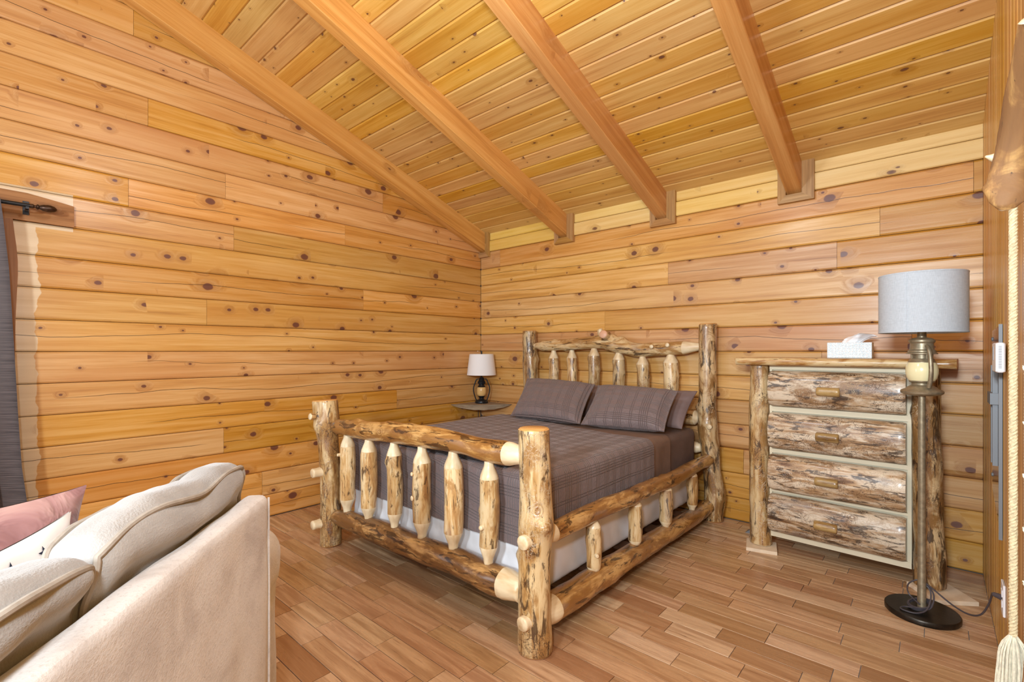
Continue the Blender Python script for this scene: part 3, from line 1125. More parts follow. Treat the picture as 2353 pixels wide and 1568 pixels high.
def cur_fn(u, v):
    z = 0.04 + v * 1.91
    e = cur_edge(z)
    wdt = 1.0
    y = e - u * wdt
    ph = u * wdt / 0.17 * 2 * PI
    amp = 0.035 + 0.018 * (1 - v)
    x = 0.115 + amp * math.cos(ph + 0.4 * math.sin(v * 3)) * (1 if u > 0.0 else 1) + 0.006 * noise.noise(V((u * 9, v * 4, 2)))
    y += 0.012 * math.sin(ph * 2)
    return (x, y, z)


mb = MB()
mb.grid(cur_fn, 120, 40, 0)
mb.grid(lambda u, v: V(cur_fn(u, v)) + V((-0.006, -0.001, 0)), 120, 40, 1, flip=True)
co = mb.build('drape', ['curtain', 'curtain_lining'], cur, None, 60)
for k in range(6):
    MB().lathe([(0.014, -0.002), (0.018, -0.002), (0.018, 0.002), (0.014, 0.002), (0.014, -0.002)], 18, caps=False).build(
        'ring', 'black_metal', cur, Matrix.Translation((0.10, -3.52 - k * 0.17, 1.948)) @ Matrix.Rotation(PI / 2, 4, 'X'))

# ================================================================== bed frame
bed = thing('log_bed', (1.6, -1.1, 0), 'rustic bed frame of peeled varnished logs with headboard and footboard', 'bed frame')
YF, YH = -2.10, -0.10
# foot posts
fr_post = rlog('post', bed, [(2.405, -2.09, 0.006), (2.402, -2.092, 0.30), (2.408, -2.09, 0.55), (2.398, -2.092, 0.884)],
               [(0, 0.071), (0.1, 0.069), (0.35, 0.066), (0.62, 0.070), (0.75, 0.064), (1, 0.0615)], 'log_post', 1,
               bumps=[(0.635, 150, 0.028, 0.042), (0.60, 165, 0.05, 0.012), (0.50, 115, 0.03, 0.010), (0.06, 175, 0.03, 0.012), (0.43, 20, 0.025, 0.012)], segs=28, step=0.014, rough=0.035,
               end='endgrain')
fl_post = rlog('post', bed, [(0.798, -2.105, 0.006), (0.795, -2.105, 0.25), (0.780, -2.105, 0.55), (0.735, -2.108, 0.885)],
               [(0, 0.066), (0.2, 0.062), (0.5, 0.058), (0.78, 0.063), (0.88, 0.078), (1, 0.075)], 'log_post', 2,
               bumps=[(0.85, 100, 0.03, 0.02), (0.8, 20, 0.03, 0.018), (0.3, 200, 0.02, 0.01)], segs=26, step=0.016, rough=0.045, end='endgrain')
hr_post = rlog('post', bed, [(2.432, -0.10, 0.006), (2.436, -0.10, 0.2), (2.405, -0.10, 0.47), (2.385, -0.10, 0.72), (2.385, -0.10, 1.0), (2.388, -0.10, 1.386)],
               [(0, 0.062), (0.16, 0.070), (0.34, 0.058), (0.52, 0.068), (0.66, 0.062), (0.88, 0.058), (1, 0.063)], 'log_dark', 3,
               bumps=[(0.66, 20, 0.025, 0.018), (0.57, 100, 0.03, 0.012), (0.83, 160, 0.015, 0.01), (0.95, 150, 0.015, 0.012)], segs=26, step=0.018, rough=0.05, end='endgrain')
hl_post = rlog('post', bed, [(0.765, -0.10, 0.006), (0.77, -0.10, 0.5), (0.758, -0.10, 1.0), (0.748, -0.10, 1.382)],
               [(0, 0.068), (0.5, 0.066), (0.78, 0.074), (0.85, 0.068), (1, 0.066)], 'log_post', 4, bumps=[(0.76, 200, 0.03, 0.014)], rough=0.05, end='endgrain')


def stub(name, parent, p, d, r, L, seed=0, mat='cut'):
    p, d = V(p), V(d).normalized()
    return rlog(name, parent, [p, p + d * (L * 0.5), p + d * L], [(0, r * 1.12), (0.5, r), (1, r)], mat, seed, segs=14, step=0.01, rough=0.03, wob=0.0, bev=0.004)


for post, x, y in ((fr_post, 2.405, -2.09), (fl_post, 0.790, -2.105)):
    stub('tenon_peg', post, (x - (-0.008 if x > 2 else 0.012), y - 0.05, 0.455), (-0.02, -1, 0), 0.0285, 0.038 if x > 2 else 0.055)
    stub('tenon_peg', post, (x - (-0.006 if x > 2 else 0.010), y - 0.05, 0.140), (-0.02, -1, 0), 0.028, 0.038 if x > 2 else 0.055)
stub('branch_stub', fl_post, (0.742, -2.165, 0.792), (0.05, -1, 0.1), 0.021, 0.045, 2, 'log')
stub('branch_stub', hr_post, (2.42, -0.148, 0.665), (0.2, -1, 0.1), 0.018, 0.03, 3, 'log')

# footboard
ft = rlog('footboard_top_rail', bed, [(0.84, YF, 0.733), (1.05, YF, 0.742), (1.25, YF, 0.753), (1.6, YF, 0.772), (1.9, YF, 0.775), (2.14, YF, 0.766), (2.35, YF, 0.772)],
          [(0, 0.032), (0.05, 0.046), (0.3, 0.053), (0.55, 0.054), (0.75, 0.047), (0.9, 0.05), (0.945, 0.05), (0.955, 0.047), (1, 0.035)], 'log_brown', 5, tips=(0, 0.935),
          bumps=[(0.22, 80, 0.05, 0.012), (0.42, 95, 0.04, 0.010), (0.5, 100, 0.03, 0.008)], segs=26, step=0.016, rough=0.06, wob=0.006)
rlog('footboard_bottom_rail', bed, [(0.84, YF, 0.182), (1.25, YF, 0.205), (1.63, YF, 0.213), (1.94, YF, 0.226), (2.14, YF, 0.217), (2.345, YF, 0.218)],
     [(0, 0.036), (0.05, 0.052), (0.3, 0.064), (0.6, 0.061), (0.88, 0.063), (0.925, 0.062), (1, 0.046)], 'log_rail', 6, tips=(0, 0.905),
     bumps=[(0.68, 300, 0.03, 0.008)], segs=26, step=0.016, rough=0.06, wob=0.007)


def spindle(x, y, zb, zt, r, sd, bumps=(), mat='log_spindle', parent=bed, taper=0.045, name='spindle'):
    L = zt - zb
    a = taper / L
    return rlog(name, parent, [(x, y, zb - 0.02), (x + 0.004, y, (zb + zt) / 2), (x, y, zt + 0.02)],
                [(0, r * 0.5), (0.02 / L, r * 0.52), (0.02 / L + a, r * 0.97), (0.5, r * 1.03), (1 - 0.02 / L - a, r * 0.97), (1 - 0.02 / L, r * 0.5), (1, r * 0.48)],
                mat, sd, tips=(0.02 / L + a * 1.1, 1 - 0.02 / L - a * 1.15), bumps=bumps, segs=20, step=0.013, rough=0.05, wob=0.005, facet=True)


fs = [(0.985, 0.262, 0.69, 0.044), (1.215, 0.264, 0.692, 0.045), (1.462, 0.282, 0.708, 0.040), (1.692, 0.292, 0.706, 0.0455), (1.925, 0.298, 0.716, 0.046), (2.155, 0.294, 0.706, 0.0425)]
for i, (x, zb, zt, r) in enumerate(fs):
    bp = {0: [(0.72, 100, 0.015, 0.008)], 2: [(0.75, 60, 0.02, 0.012), (0.62, 180, 0.02, 0.01)], 3: [(0.78, 130, 0.012, 0.006), (0.45, 110, 0.015, 0.006)], 4: [(0.45, 90, 0.012, 0.006)],
          5: [(0.62, 175, 0.02, 0.009), (0.50, 10, 0.02, 0.012), (0.40, 90, 0.02, 0.006)]}.get(i, [])
    sp = spindle(x, YF, zb, zt, r, 20 + i, bp)
    if i == 3:
        stub('branch_stub', sp, (x - 0.010, YF - r + 0.004, 0.593), (-0.2, -1, 0), 0.0105, 0.012, 1, 'log')
        stub('branch_stub', sp, (x - 0.006, YF - r + 0.004, 0.475), (-0.2, -1, 0), 0.0135, 0.013, 2, 'log')
    if i == 5:
        stub('branch_stub', sp, (x + 0.004, YF - r + 0.002, 0.445), (0, -1, 0), 0.011, 0.014, 3, 'cut')
    if i == 0:
        stub('branch_stub', sp, (x - 0.012, YF - r + 0.004, 0.585), (-0.3, -1, 0), 0.010, 0.013, 3, 'log')

# side rails
for sx, sd in ((2.405, 7), (0.80, 12)):
    zs = [(-2.04, 0.443), (-1.72, 0.442), (-1.4, 0.443), (-1.12, 0.436), (-0.78, 0.423), (-0.45, 0.428), (-0.14, 0.43)]
    rlog('side_rail', bed, [(sx + (0.01 if k in (2, 4) else 0), y, z) for k, (y, z) in enumerate(zs)],
         [(0, 0.032), (0.015, 0.036), (0.03, 0.042), (0.5, 0.044), (0.9, 0.041), (1, 0.042)], 'log_brown', sd, tips=(0.03, 1),
         bumps=[(0.19, 20, 0.02, 0.006), (0.62, 60, 0.02, 0.008), (0.47, 200, 0.03, 0.008)], segs=22, step=0.018, rough=0.07, wob=0.008)
    zs = [(-2.04, 0.122), (-1.7, 0.122), (-1.36, 0.121), (-0.9, 0.112), (-0.35, 0.1), (-0.14, 0.105)]
    rlog('side_rail', bed, [(sx, y, z) for y, z in zs],
         [(0, 0.046), (0.02, 0.054), (0.035, 0.059), (0.3, 0.059), (0.42, 0.055), (1, 0.05)], 'log_brown', sd + 1, tips=(0.035, 1),
         bumps=[(0.3, 320, 0.04, 0.012)], segs=24, step=0.018, rough=0.06, wob=0.006)
    if sx > 2:
        for i, (y, r) in enumerate(((-1.655, 0.036), (-1.24, 0.036), (-0.855, 0.037), (-0.44, 0.034))):
            sp = spindle(sx, y, 0.158, 0.41, r, 40 + i, [(0.6, 20, 0.02, 0.006)], 'log', taper=0.022, name='side_spindle')
            if i == 0:
                stub('branch_stub', sp, (sx + 0.028, y - 0.02, 0.255), (0.8, -0.6, 0), 0.0095, 0.014, 5, 'cut')

# headboard
hp = [(0.80, 1.244), (1.01, 1.246), (1.22, 1.25), (1.42, 1.265), (1.56, 1.272), (1.69, 1.238), (1.86, 1.205), (2.02, 1.213), (2.17, 1.22), (2.35, 1.23)]
hr = rlog('headboard_top_rail', bed, [(x, YH, z) for x, z in hp],
          [(0, 0.018), (0.06, 0.05), (0.3, 0.052), (0.45, 0.058), (0.52, 0.066), (0.6, 0.058), (0.75, 0.053), (0.92, 0.05), (1, 0.022)], 'log', 9, tips=(0.02, 0.915),
          bumps=[(0.5, 70, 0.05, 0.02), (0.57, 80, 0.04, 0.025), (0.13, 90, 0.02, 0.012), (0.2, 260, 0.02, 0.016), (0.455, 270, 0.02, 0.01), (0.72, 170, 0.02, 0.006), (0.87, 170, 0.02, 0.006)],
          segs=24, step=0.016, rough=0.05)
t = NT('pink_cut_wood')
t.set(Base_Color=srgb('#D9A888'), Roughness=0.45)
M['pinkcut'] = t.m
rlog('branch_stub', hr, [(1.585, YH - 0.02, 1.315), (1.592, YH - 0.06, 1.325), (1.60, YH - 0.105, 1.332)], [(0, 0.036), (1, 0.034)], 'log', 91, segs=16, step=0.012, end='pinkcut', rough=0.04)
rlog('branch_stub', hr, [(1.535, YH, 1.31), (1.525, YH - 0.01, 1.34), (1.515, YH - 0.02, 1.375)], [(0, 0.034), (0.6, 0.028), (1, 0.022)], 'log', 92, tips=(0, 0.55), segs=16, step=0.012, rough=0.04)
stub('branch_stub', hr, (1.99, YH - 0.045, 1.228), (0, -1, 0.1), 0.016, 0.016, 4, 'log')
stub('branch_stub', hr, (2.115, YH - 0.045, 1.24), (0, -1, 0.1), 0.016, 0.016, 5, 'log')
for i, (x, zt) in enumerate(((1.025, 1.19), (1.225, 1.195), (1.447, 1.215), (1.68, 1.185), (1.89, 1.15), (2.115, 1.168))):
    spindle(x, YH, 0.755, zt, [0.044, 0.043, 0.047, 0.047, 0.047, 0.054][i], 50 + i, [(0.8, 30, 0.02, 0.008), (0.6, 190, 0.02, 0.008)], 'log_spindle' if i in (1, 5) else 'log_post', name='headboard_spindle')
rlog('headboard_lower_rail', bed, [(0.80, YH, 0.71), (1.5, YH, 0.705), (2.15, YH, 0.708), (2.34, YH, 0.718)], [(0, 0.02), (0.05, 0.05), (0.5, 0.056), (0.915, 0.052), (1, 0.022)], 'log', 61,
     tips=(0.04, 0.90), rough=0.05)
rlog('headboard_lower_rail', bed, [(0.80, YH, 0.495), (1.5, YH, 0.50), (2.15, YH, 0.498), (2.34, YH, 0.50)], [(0, 0.02), (0.05, 0.04), (0.5, 0.045), (0.925, 0.042), (1, 0.03)], 'log_post', 62,
     tips=(0.04, 0.92), rough=0.05)
# slats carrying the box spring, coloured dark to stand for the shade there
for k in range(6):
    MB().box((0.83, -1.95 + k * 0.34, 0.125), (2.37, -1.86 + k * 0.34, 0.142), 0).build('slat', 'backing', bed, None, 0)

# ================================================================== bedding
XL, XR = 0.868, 2.332
bs = MB()


def bs_disp(p, n):
    k = 0.010 * noise.noise(V((p.y * 7 + p.x * 7, p.z * 10, 1.3))) + 0.006 * noise.noise(V((p.y * 22 + p.x * 22 + p.z * 14, p.z * 6, 4)))
    return p + V((n.x * k, n.y * k, 0)) + V((0, 0, 0))


rbox(bs, (XL + 0.01, -2.00, 0.143), (XR - 0.01, -0.175, 0.36), 0.03, (70, 80, 16), disp=bs_disp)
thing_mesh('box_spring', bs, 'white_cloth', (1.6, -1.1, 0.143), 'white cloth covered box spring showing between the log rails', 'box spring')

mt = MB()
rbox(mt, (XL, -2.005, 0.362), (XR, -0.165, 0.650), 0.045, (40, 50, 14),
     disp=lambda p, n: p + n * 0.004 * noise.noise(p * 7))
thing_mesh('mattress', mt, 'sheet_dark', (1.6, -1.1, 0.362), 'mattress in a dark brown fitted sheet on the log bed', 'mattress')


def drape(name, mat, lo_x, hi_x, head_fn, foot_y, top, hem_r, hem_f, r, label, cat, foot_drop=True, wr=0.004, nu=110, nv=110, hem_l=None):
    """cloth laid over the mattress: hangs over left, right and foot; UV in metres"""
    dl = top - (hem_l if hem_l else hem_r)
    dr = top - hem_r
    W_ = hi_x - lo_x
    A0, A1 = -dl, W_ + dr
    mb = MB()
    hy = lambda x: head_fn((x - lo_x) / W_)

    def flat(u, v):
        a = A0 + (A1 - A0) * u
        x = lo_x + min(max(a, 0), W_)
        dx = max(0, -a, a - W_)
        yh = hy(x)
        ln = (yh - foot_y) + ((top - hem_f) if foot_drop else 0)
        b = ln * v
        dy = max(0, b - (yh - foot_y)) if foot_drop else 0
        y = yh - min(b, yh - foot_y)
        return x, y, dx, dy, a, b, (a > W_) - (a < 0)

    def fn(u, v):
        x, y, dx, dy, a, b, sgn = flat(u, v)
        if dx > 0 and dy > 0:
            if dx < dy:
                dx = 0.0
                dy = dy
            else:
                dy = 0.0
        p = V((x, y, top - max(dx, dy)))
        lo = V((lo_x + r, foot_y + r, -5))
        hi = V((hi_x - r, 5, top - r))
        q = V([min(max(p[i], lo[i]), hi[i]) for i in range(3)])
        d = p - q
        if d.length > 1e-6:
            nn = d.normalized()
            p = q + nn * r
        else:
            nn = V((0, 0, 1))
        h = max(dx, dy)
        k = wr * noise.noise(V((a * 5, b * 5, 3))) + wr * 0.5 * noise.noise(V((a * 14, b * 9, 7)))
        k += min(1, h / 0.1) * 0.006 * math.sin((y * 11 if dx else x * 11)) * 0.6
        return p + nn * k

    def keep(u, v):
        x, y, dx, dy, a, b, s_ = flat(u, v)
        return not (dx > 0.012 and dy > 0.012)
    uvf = lambda u, v: (flat(u, v)[4], flat(u, v)[5])
    mb.grid(fn, nu, nv, 0, uv=uvf, keep=keep, flip=True)
    mb.grid(lambda u, v: V(fn(u, v)) * 1.0 - V((0, 0, 0.0)) + (V((0, 0, -0.006)) if flat(u, v)[2] == 0 and flat(u, v)[3] == 0 else
            V((-0.006 * flat(u, v)[6], 0.006 if flat(u, v)[3] else 0, 0))), nu, nv, 0, uv=uvf, keep=keep)
    return thing_mesh(name, mb, mat, (1.6, -1.1, hem_f), label, cat, smooth=70)


drape('bed_sheet', 'sheet', XL - 0.009, XR + 0.009, lambda k: -0.56 - 0.07 * k, -1.10, 0.661, 0.40, 0.4, 0.05, 'folded brown top sheet between the quilt and the pillows', 'sheet',
      foot_drop=False, nu=80, nv=30)
drape('quilt', 'quilt', XL - 0.018, XR + 0.018, lambda k: -0.64 - 0.25 * min(1, max(0, k) * 1.25), -2.024, 0.672, 0.362, 0.352, 0.055,
      'taupe quilted bedspread over the bed', 'quilt', nu=130, nv=120)

th = MB()


def thr(u, v):
    x = 0.98 + 1.18 * u
    y = -1.995 + 0.30 * v
    e = min(1, u / 0.03, (1 - u) / 0.03) * min(1, v / 0.08, (1 - v) / 0.08)
    return (x, y + 0.012 * noise.noise(V((x * 4, v, 0))), 0.676 + 0.034 * math.sqrt(max(0, e)) + 0.006 * noise.noise(V((x * 9, y * 9, 0))) * e)


th.grid(thr, 90, 26, 0)
th.grid(lambda u, v: (thr(u, v)[0], thr(u, v)[1], 0.676), 90, 26, 0, flip=True)
thing_mesh('throw_blanket', th, 'fur', (1.6, -1.85, 0.676), 'folded black fleece throw across the foot of the bed', 'blanket')


def pillow(name, TL, TR, BL, BR, thick, mat, label, group, uvscale=True, sag=0.0, flange=0.0, sd=0, n=40, puff=0.42):
    TL, TR, BL, BR = map(V, (TL, TR, BL, BR))
    nrm = (TR - TL).cross(BL - TL).normalized()
    if nrm.y > 0:
        nrm = -nrm
    cen = (TL + TR + BL + BR) / 4
    wdt, hgt = (TR - TL).length, (BL - TL).length

    def pos(u, v, s):
        a, b = 2 * u - 1, 2 * v - 1
        # pinch edges: sides pulled in, corners stay out
        au = a * (1 - 0.045 * (1 - b * b))
        bv = b * (1 - 0.05 * (1 - a * a))
        uu, vv = (au + 1) / 2, (bv + 1) / 2
        p = (TL * (1 - uu) + TR * uu) * (1 - vv) + (BL * (1 - uu) + BR * uu) * vv
        fl = flange
        ea = max(0.0, 1 - abs(a) ** 2.6) if fl == 0 else max(0.0, 1 - min(1, abs(a) / (1 - fl)) ** 2.6)
        eb = max(0.0, 1 - abs(b) ** 2.6)
        k = thick * 0.5 * (ea * eb) ** puff
        k += 0.004 + 0.004 * noise.noise(V((a * 3 + sd, b * 3, s))) * min(1, k * 40) + 0.003 * noise.noise(V((a * 9 + sd, b * 4, s)))
        return p + nrm * (k * s)
    mb = MB()
    uvf = lambda u, v: (u * wdt + sd * 0.07, v * hgt)
    mb.grid(lambda u, v: pos(u, v, 1), n, n, 0, uv=uvf, flip=True)
    mb.grid(lambda u, v: pos(u, v, -1), n, n, 0, uv=uvf)
    # close the rim
    for e in range(4):
        f = [lambda q: (q, 0), lambda q: (1, q), lambda q: (1 - q, 1), lambda q: (0, 1 - q)][e]
        mb.grid(lambda u, v, f=f: pos(*f(u), 1).lerp(pos(*f(u), -1), v), n, 1, 0, uv=lambda u, v: (u, v * 0.01))
    low = min(q.z for q in mb.v)
    o = thing_mesh(name, mb, mat, (cen.x, cen.y, low), label, 'pillow', group, smooth=75)
    return o


pillow('pillow', (1.02, -0.235, 0.925), (1.70, -0.235, 0.92), (1.00, -0.36, 0.672), (1.68, -0.36, 0.672), 0.10, 'pcase', 'plain brown pillow behind the sham beside the corner lamp', 'plain pillows', sd=5)
pillow('pillow', (1.72, -0.235, 0.905), (2.37, -0.25, 0.918), (1.70, -0.38, 0.672), (2.33, -0.42, 0.672), 0.10, 'pcase', 'plain brown pillow showing behind the sham nearest the dresser', 'plain pillows', sd=6)
pillow('pillow_sham', (0.985, -0.42, 0.958), (1.655, -0.42, 0.94), (1.10, -0.765, 0.688), (1.735, -0.75, 0.684), 0.16, 'quilt', 'quilted taupe pillow sham on the side of the corner lamp', 'pillow shams', flange=0.05, sd=1)
pillow('pillow_sham', (1.690, -0.43, 0.935), (2.308, -0.43, 0.925), (1.752, -0.765, 0.685), (2.315, -0.665, 0.685), 0.15, 'quilt', 'quilted taupe pillow sham on the side of the dresser', 'pillow shams', flange=0.05, sd=2)

# ================================================================== corner shelf and table lamp
sh = MB()
top, bot = [], []
n = 24
for k in range(n + 1):
    q = k / n
    bulge = math.sin(q * PI)
    x, y = 0.445 * q, -0.425 * (1 - q)
    x += 0.035 * bulge + 0.004 * noise.noise(V((q * 9, 1, 0)))
    y -= 0.035 * bulge
    top.append((x, y, 0.667))
    bot.append((x * 0.97 - 0.002, y * 0.97 + 0.002, 0.667 - 0.008 - 0.047 * bulge ** 0.7 - 0.004 * noise.noise(V((q * 12, 7, 0)))))
cx0 = V((0.001, -0.001, 0.667))
sh.v = [V(q) for q in top] + [V(q) for q in bot] + [cx0, V((0.001, -0.001, 0.62))]
nb = n + 1
for k in range(n):
    sh.face((k + nb, k + 1 + nb, k + 1, k))
    sh.face((k, k + 1, 2 * nb))
    sh.face((k + 1 + nb, k + nb, 2 * nb + 1))
sh.face((0, 2 * nb, 2 * nb + 1, nb))
sh.face((n, n + nb, 2 * nb + 1, 2 * nb))
rotm = Matrix.Rotation(math.atan2(0.425, 0.445), 4, 'Z')
org = V((0.12, -0.12, 0.62))
sh.v = [rotm.inverted() @ (q - org) for q in sh.v]
so = sh.build('corner_shelf', 'grey_wood', None, Matrix.Translation(org) @ rotm, 35)
tag(so, 'weathered grey live-edge wooden shelf fixed in the room corner', 'shelf')

LX, LY, LZ = 0.150, -0.138, 0.667
tl = thing('table_lamp', (LX, LY, LZ), 'small black lantern table lamp with white shade on the corner shelf', 'table lamp')
c0 = (LX, LY, LZ)
MB().lathe([(0.0, 0.0), (0.064, 0.0), (0.066, 0.006), (0.065, 0.022), (0.058, 0.030), (0.036, 0.035), (0.026, 0.042), (0.022, 0.052), (0.030, 0.064), (0.036, 0.074), (0.030, 0.076)], 32, c0).build('base', 'lantern_black', tl)
MB().lathe([(0.034, 0.074), (0.043, 0.082), (0.0485, 0.100), (0.0495, 0.130), (0.047, 0.152), (0.041, 0.162)], 32, c0).build('glass_globe', 'tan_glass', tl)
MB().lathe([(0.040, 0.161), (0.036, 0.168), (0.028, 0.182), (0.026, 0.190), (0.038, 0.196), (0.040, 0.214), (0.034, 0.222), (0.028, 0.232), (0.026, 0.250), (0.016, 0.262), (0.007, 0.268), (0.006, 0.50), (0.004, 0.505)], 28, c0).build('lantern_top', 'lantern_black', tl)
for s in (-1, 1):
    cv = [(0.030, 0.246), (0.052, 0.238), (0.066, 0.205), (0.080, 0.165), (0.082, 0.135), (0.078, 0.105), (0.066, 0.062), (0.050, 0.026)]
    d = V((0.7505, 0.66087, 0))
    pth = catmull([V(c0) + d * (s * a) + V((0, 0, b)) for a, b in cv], 24)
    MB().tube(pth, 0.0058, 10).build('handle', 'lantern_black', tl)
sh_ = MB()
sh_.lathe([(0.147, 0.285), (0.1485, 0.286), (0.1225, 0.496), (0.121, 0.497), (0.1205, 0.494), (0.1455, 0.287), (0.147, 0.285)], 48, c0, caps=False)
shd = sh_.build('lamp_shade', 'shade_white', tl)
sp = MB()
for k in range(3):
    a = k * 2 * PI / 3
    sp.tube([V(c0) + V((0, 0, 0.488)), V(c0) + V((0.1215 * math.cos(a), 0.1215 * math.sin(a), 0.488))], 0.0018, 6)
sp.build('shade_spider', 'lantern_black', shd)
MB().lathe([(0.0, 0.50), (0.0065, 0.50), (0.0075, 0.506), (0.0065, 0.524), (0.0, 0.526)], 14, c0).build('finial', 'lantern_black', tl)
cd = MB()
cd.tube([(0.022, -0.024, 0.63), (0.02, -0.022, 0.5), (0.024, -0.02, 0.3), (0.02, -0.02, 0.02)], 0.0032, 8)
cd.tube([(0.012, -0.05, 0.62), (0.009, -0.046, 0.5), (0.009, -0.05, 0.3), (0.01, -0.05, 0.02)], 0.0032, 8)
thing_mesh('lamp_cord', cd, 'cord', (0.016, -0.035, 0.02), 'thin cord hanging in the corner below the shelf', 'cord')

# ================================================================== dresser (local frame, turned slightly)
dr = thing('log_dresser', (3.20, -0.24, 0), 'four-drawer chest with half-log fronts and log legs', 'dresser', rotz=math.radians(-2.2))


def dl(x, y, z):         # world-ish -> local of the unrotated chest
    return V((x - 3.20, y + 0.24, z))


rlog('leg', dr, [dl(2.812, -0.395, 0.028), dl(2.80, -0.395, 0.5), dl(2.803, -0.395, 1.115)], [(0, 0.061), (0.15, 0.060), (0.2, 0.055), (0.6, 0.057), (0.85, 0.054), (1, 0.052)], 'log_post', 71, rough=0.05, segs=24, step=0.018)
rlog('leg', dr, [dl(3.592, -0.395, 0.028), dl(3.585, -0.395, 0.5), dl(3.568, -0.395, 1.115)], [(0, 0.064), (0.3, 0.062), (0.6, 0.060), (0.85, 0.052), (1, 0.050)], 'log_dark', 72, rough=0.06, segs=24, step=0.018,
     bumps=[(0.82, 0, 0.02, 0.01)])
for x in (2.80, 3.58):
    rlog('leg', dr, [dl(x, -0.09, 0.003), dl(x, -0.09, 1.115)], 0.045, 'log_post', 73, rough=0.05)
cb = MB()
cb.box(dl(2.86, -0.385, 0.105), dl(3.525, -0.06, 1.115), ch=0.002)
cb.build('case', 'cream_paint', dr, None, 0)
fr_ = MB()
for z0, z1 in ((0.085, 0.118), (0.352, 0.366), (0.588, 0.612), (0.836, 0.866), (1.086, 1.116)):
    fr_.box(dl(2.862, -0.402, z0), dl(3.524, -0.384, z1))
fr_.box(dl(2.862, -0.4, 0.086), dl(2.876, -0.384, 1.116)).box(dl(3.508, -0.4, 0.086), dl(3.524, -0.384, 1.116))
fr_.build('face_frame', 'cream_paint', dr, None, 0)
for i, (z0, z1) in enumerate(((0.868, 1.083), (0.616, 0.834), (0.370, 0.586), (0.120, 0.350))):
    zc = (z0 + z1) / 2
    h = (z1 - z0) / 2
    L = 0.634
    mb = MB()
    nn, ns = 40, 22
    depth = 0.072

    def fn(u, v, i=i, h=h):
        a = -PI / 2 + v * PI
        x = -L / 2 + u * L
        e = 1 - 0.05 * max(0, 1 - min(u, 1 - u) / 0.02)
        k = 1 + 0.05 * noise.noise(V((x * 4, math.sin(a) * 1.5, i * 7.7)))
        return (x, -0.012 - depth * max(0, math.cos(a)) ** 0.72 * e * k, h * math.sin(a) * (0.985 + 0.02 * noise.noise(V((x * 5, i * 3, a)))) * e)
    mb.grid(fn, nn, ns, 0)
    # ends and back
    for u in (0, 1):
        b0 = len(mb.v)
        mb.v += [V(fn(u, k / ns)) for k in range(ns + 1)]
        idx = [b0 + k for k in range(ns + 1)]
        mb.face(idx if u else idx[::-1], 1)
    b0 = len(mb.v)
    mb.v += [V((-L / 2, 0.0, -h)), V((L / 2, 0.0, -h)), V((L / 2, 0.0, h)), V((-L / 2, 0.0, h))]
    do = mb.build('drawer', ['drawer', 'knob'], dr, Matrix.Translation(dl(3.188, -0.399, zc)), 50)
    kx, kz = 3.178 - 0.004 * i, zc - 0.002
    rlog('handle', do, [dl(kx - 0.050, -0.488, kz), dl(kx, -0.488, kz), dl(kx + 0.050, -0.488, kz)], [(0, 0.025), (1, 0.025)], 'knob', 80 + i, segs=20, step=0.02, rough=0.02, wob=0, end='knob', bev=0.004)
# top slab with live front edge
sl = MB()
n = 60


def edge_y(x):
    return -0.488 + 0.010 * noise.noise(V((x * 3, 2, 0))) + 0.004 * noise.noise(V((x * 12, 5, 0)))


def slab_fn(u, v):
    x = 2.690 + 1.004 * u
    a = v * PI
    e = edge_y(x)
    rz = 0.0225 + 0.002 * noise.noise(V((x * 6, 3, 3)))
    en = min(1, u / 0.012, (1 - u) / 0.012) ** 0.5
    return dl(x, e + 0.0225 - 0.0225 * math.sin(a) * (0.6 + 0.4 * en), 1.1345 - rz * math.cos(a))


sl.grid(slab_fn, n, 10, 0)
for top_ in (0, 1):
    sl.grid(lambda u, v, t_=top_: V(slab_fn(u, t_)).lerp(dl(2.690 + 1.004 * u, -0.03, 1.157 if t_ else 1.112), v), n, 1, 0, flip=not top_ == 0)
for u in (0, 1):
    b0 = len(sl.v)
    sl.v += [slab_fn(u, k / 10) for k in range(11)] + [dl(2.690 + 1.004 * u, -0.03, 1.157), dl(2.690 + 1.004 * u, -0.03, 1.112)]
    idx = list(range(b0, b0 + 13))
    sl.face(idx[::-1] if u == 0 else idx, 1)
sl.build('top_slab', ['slab', 'endgrain'], dr, None, 50)

for x, y, s_, rot, lab in ((2.815, -0.405, 0.082, 0.25, 'square raw wood shim under the dresser leg nearest the bed'), (3.63, -0.44, 0.095, 0.62, 'square raw wood shim under the dresser leg beside the floor lamp')):
    mb = MB().box((-s_, -s_, 0), (s_, s_, 0.020), ch=0.001)
    o = mb.build('wood_shim', 'shim', None, Matrix.Translation((x, y, 0)) @ Matrix.Rotation(rot, 4, 'Z'), 0)
    tag(o, lab, 'shim', 'shims under the dresser')
mb = MB()
mb.extrude([(0, -0.03, 0), (0.05, -0.03, 0), (0.05, -0.03, 0.038)], (0, 0.06, 0))
o = mb.build('door_wedge', 'steel', None, Matrix.Translation((2.665, -0.17, 0)), 0)
tag(o, 'small grey metal wedge on the floor behind the dresser leg', 'wedge')

# tissue box
tb = thing('tissue_box', (3.245, -0.25, 1.157), 'white and pale blue patterned tissue box on the dresser', 'tissue box')
MB().box((3.138, -0.305, 1.158), (3.346, -0.195, 1.246), ch=0.0015).build('carton', 'tissue_box', tb, None, 0)


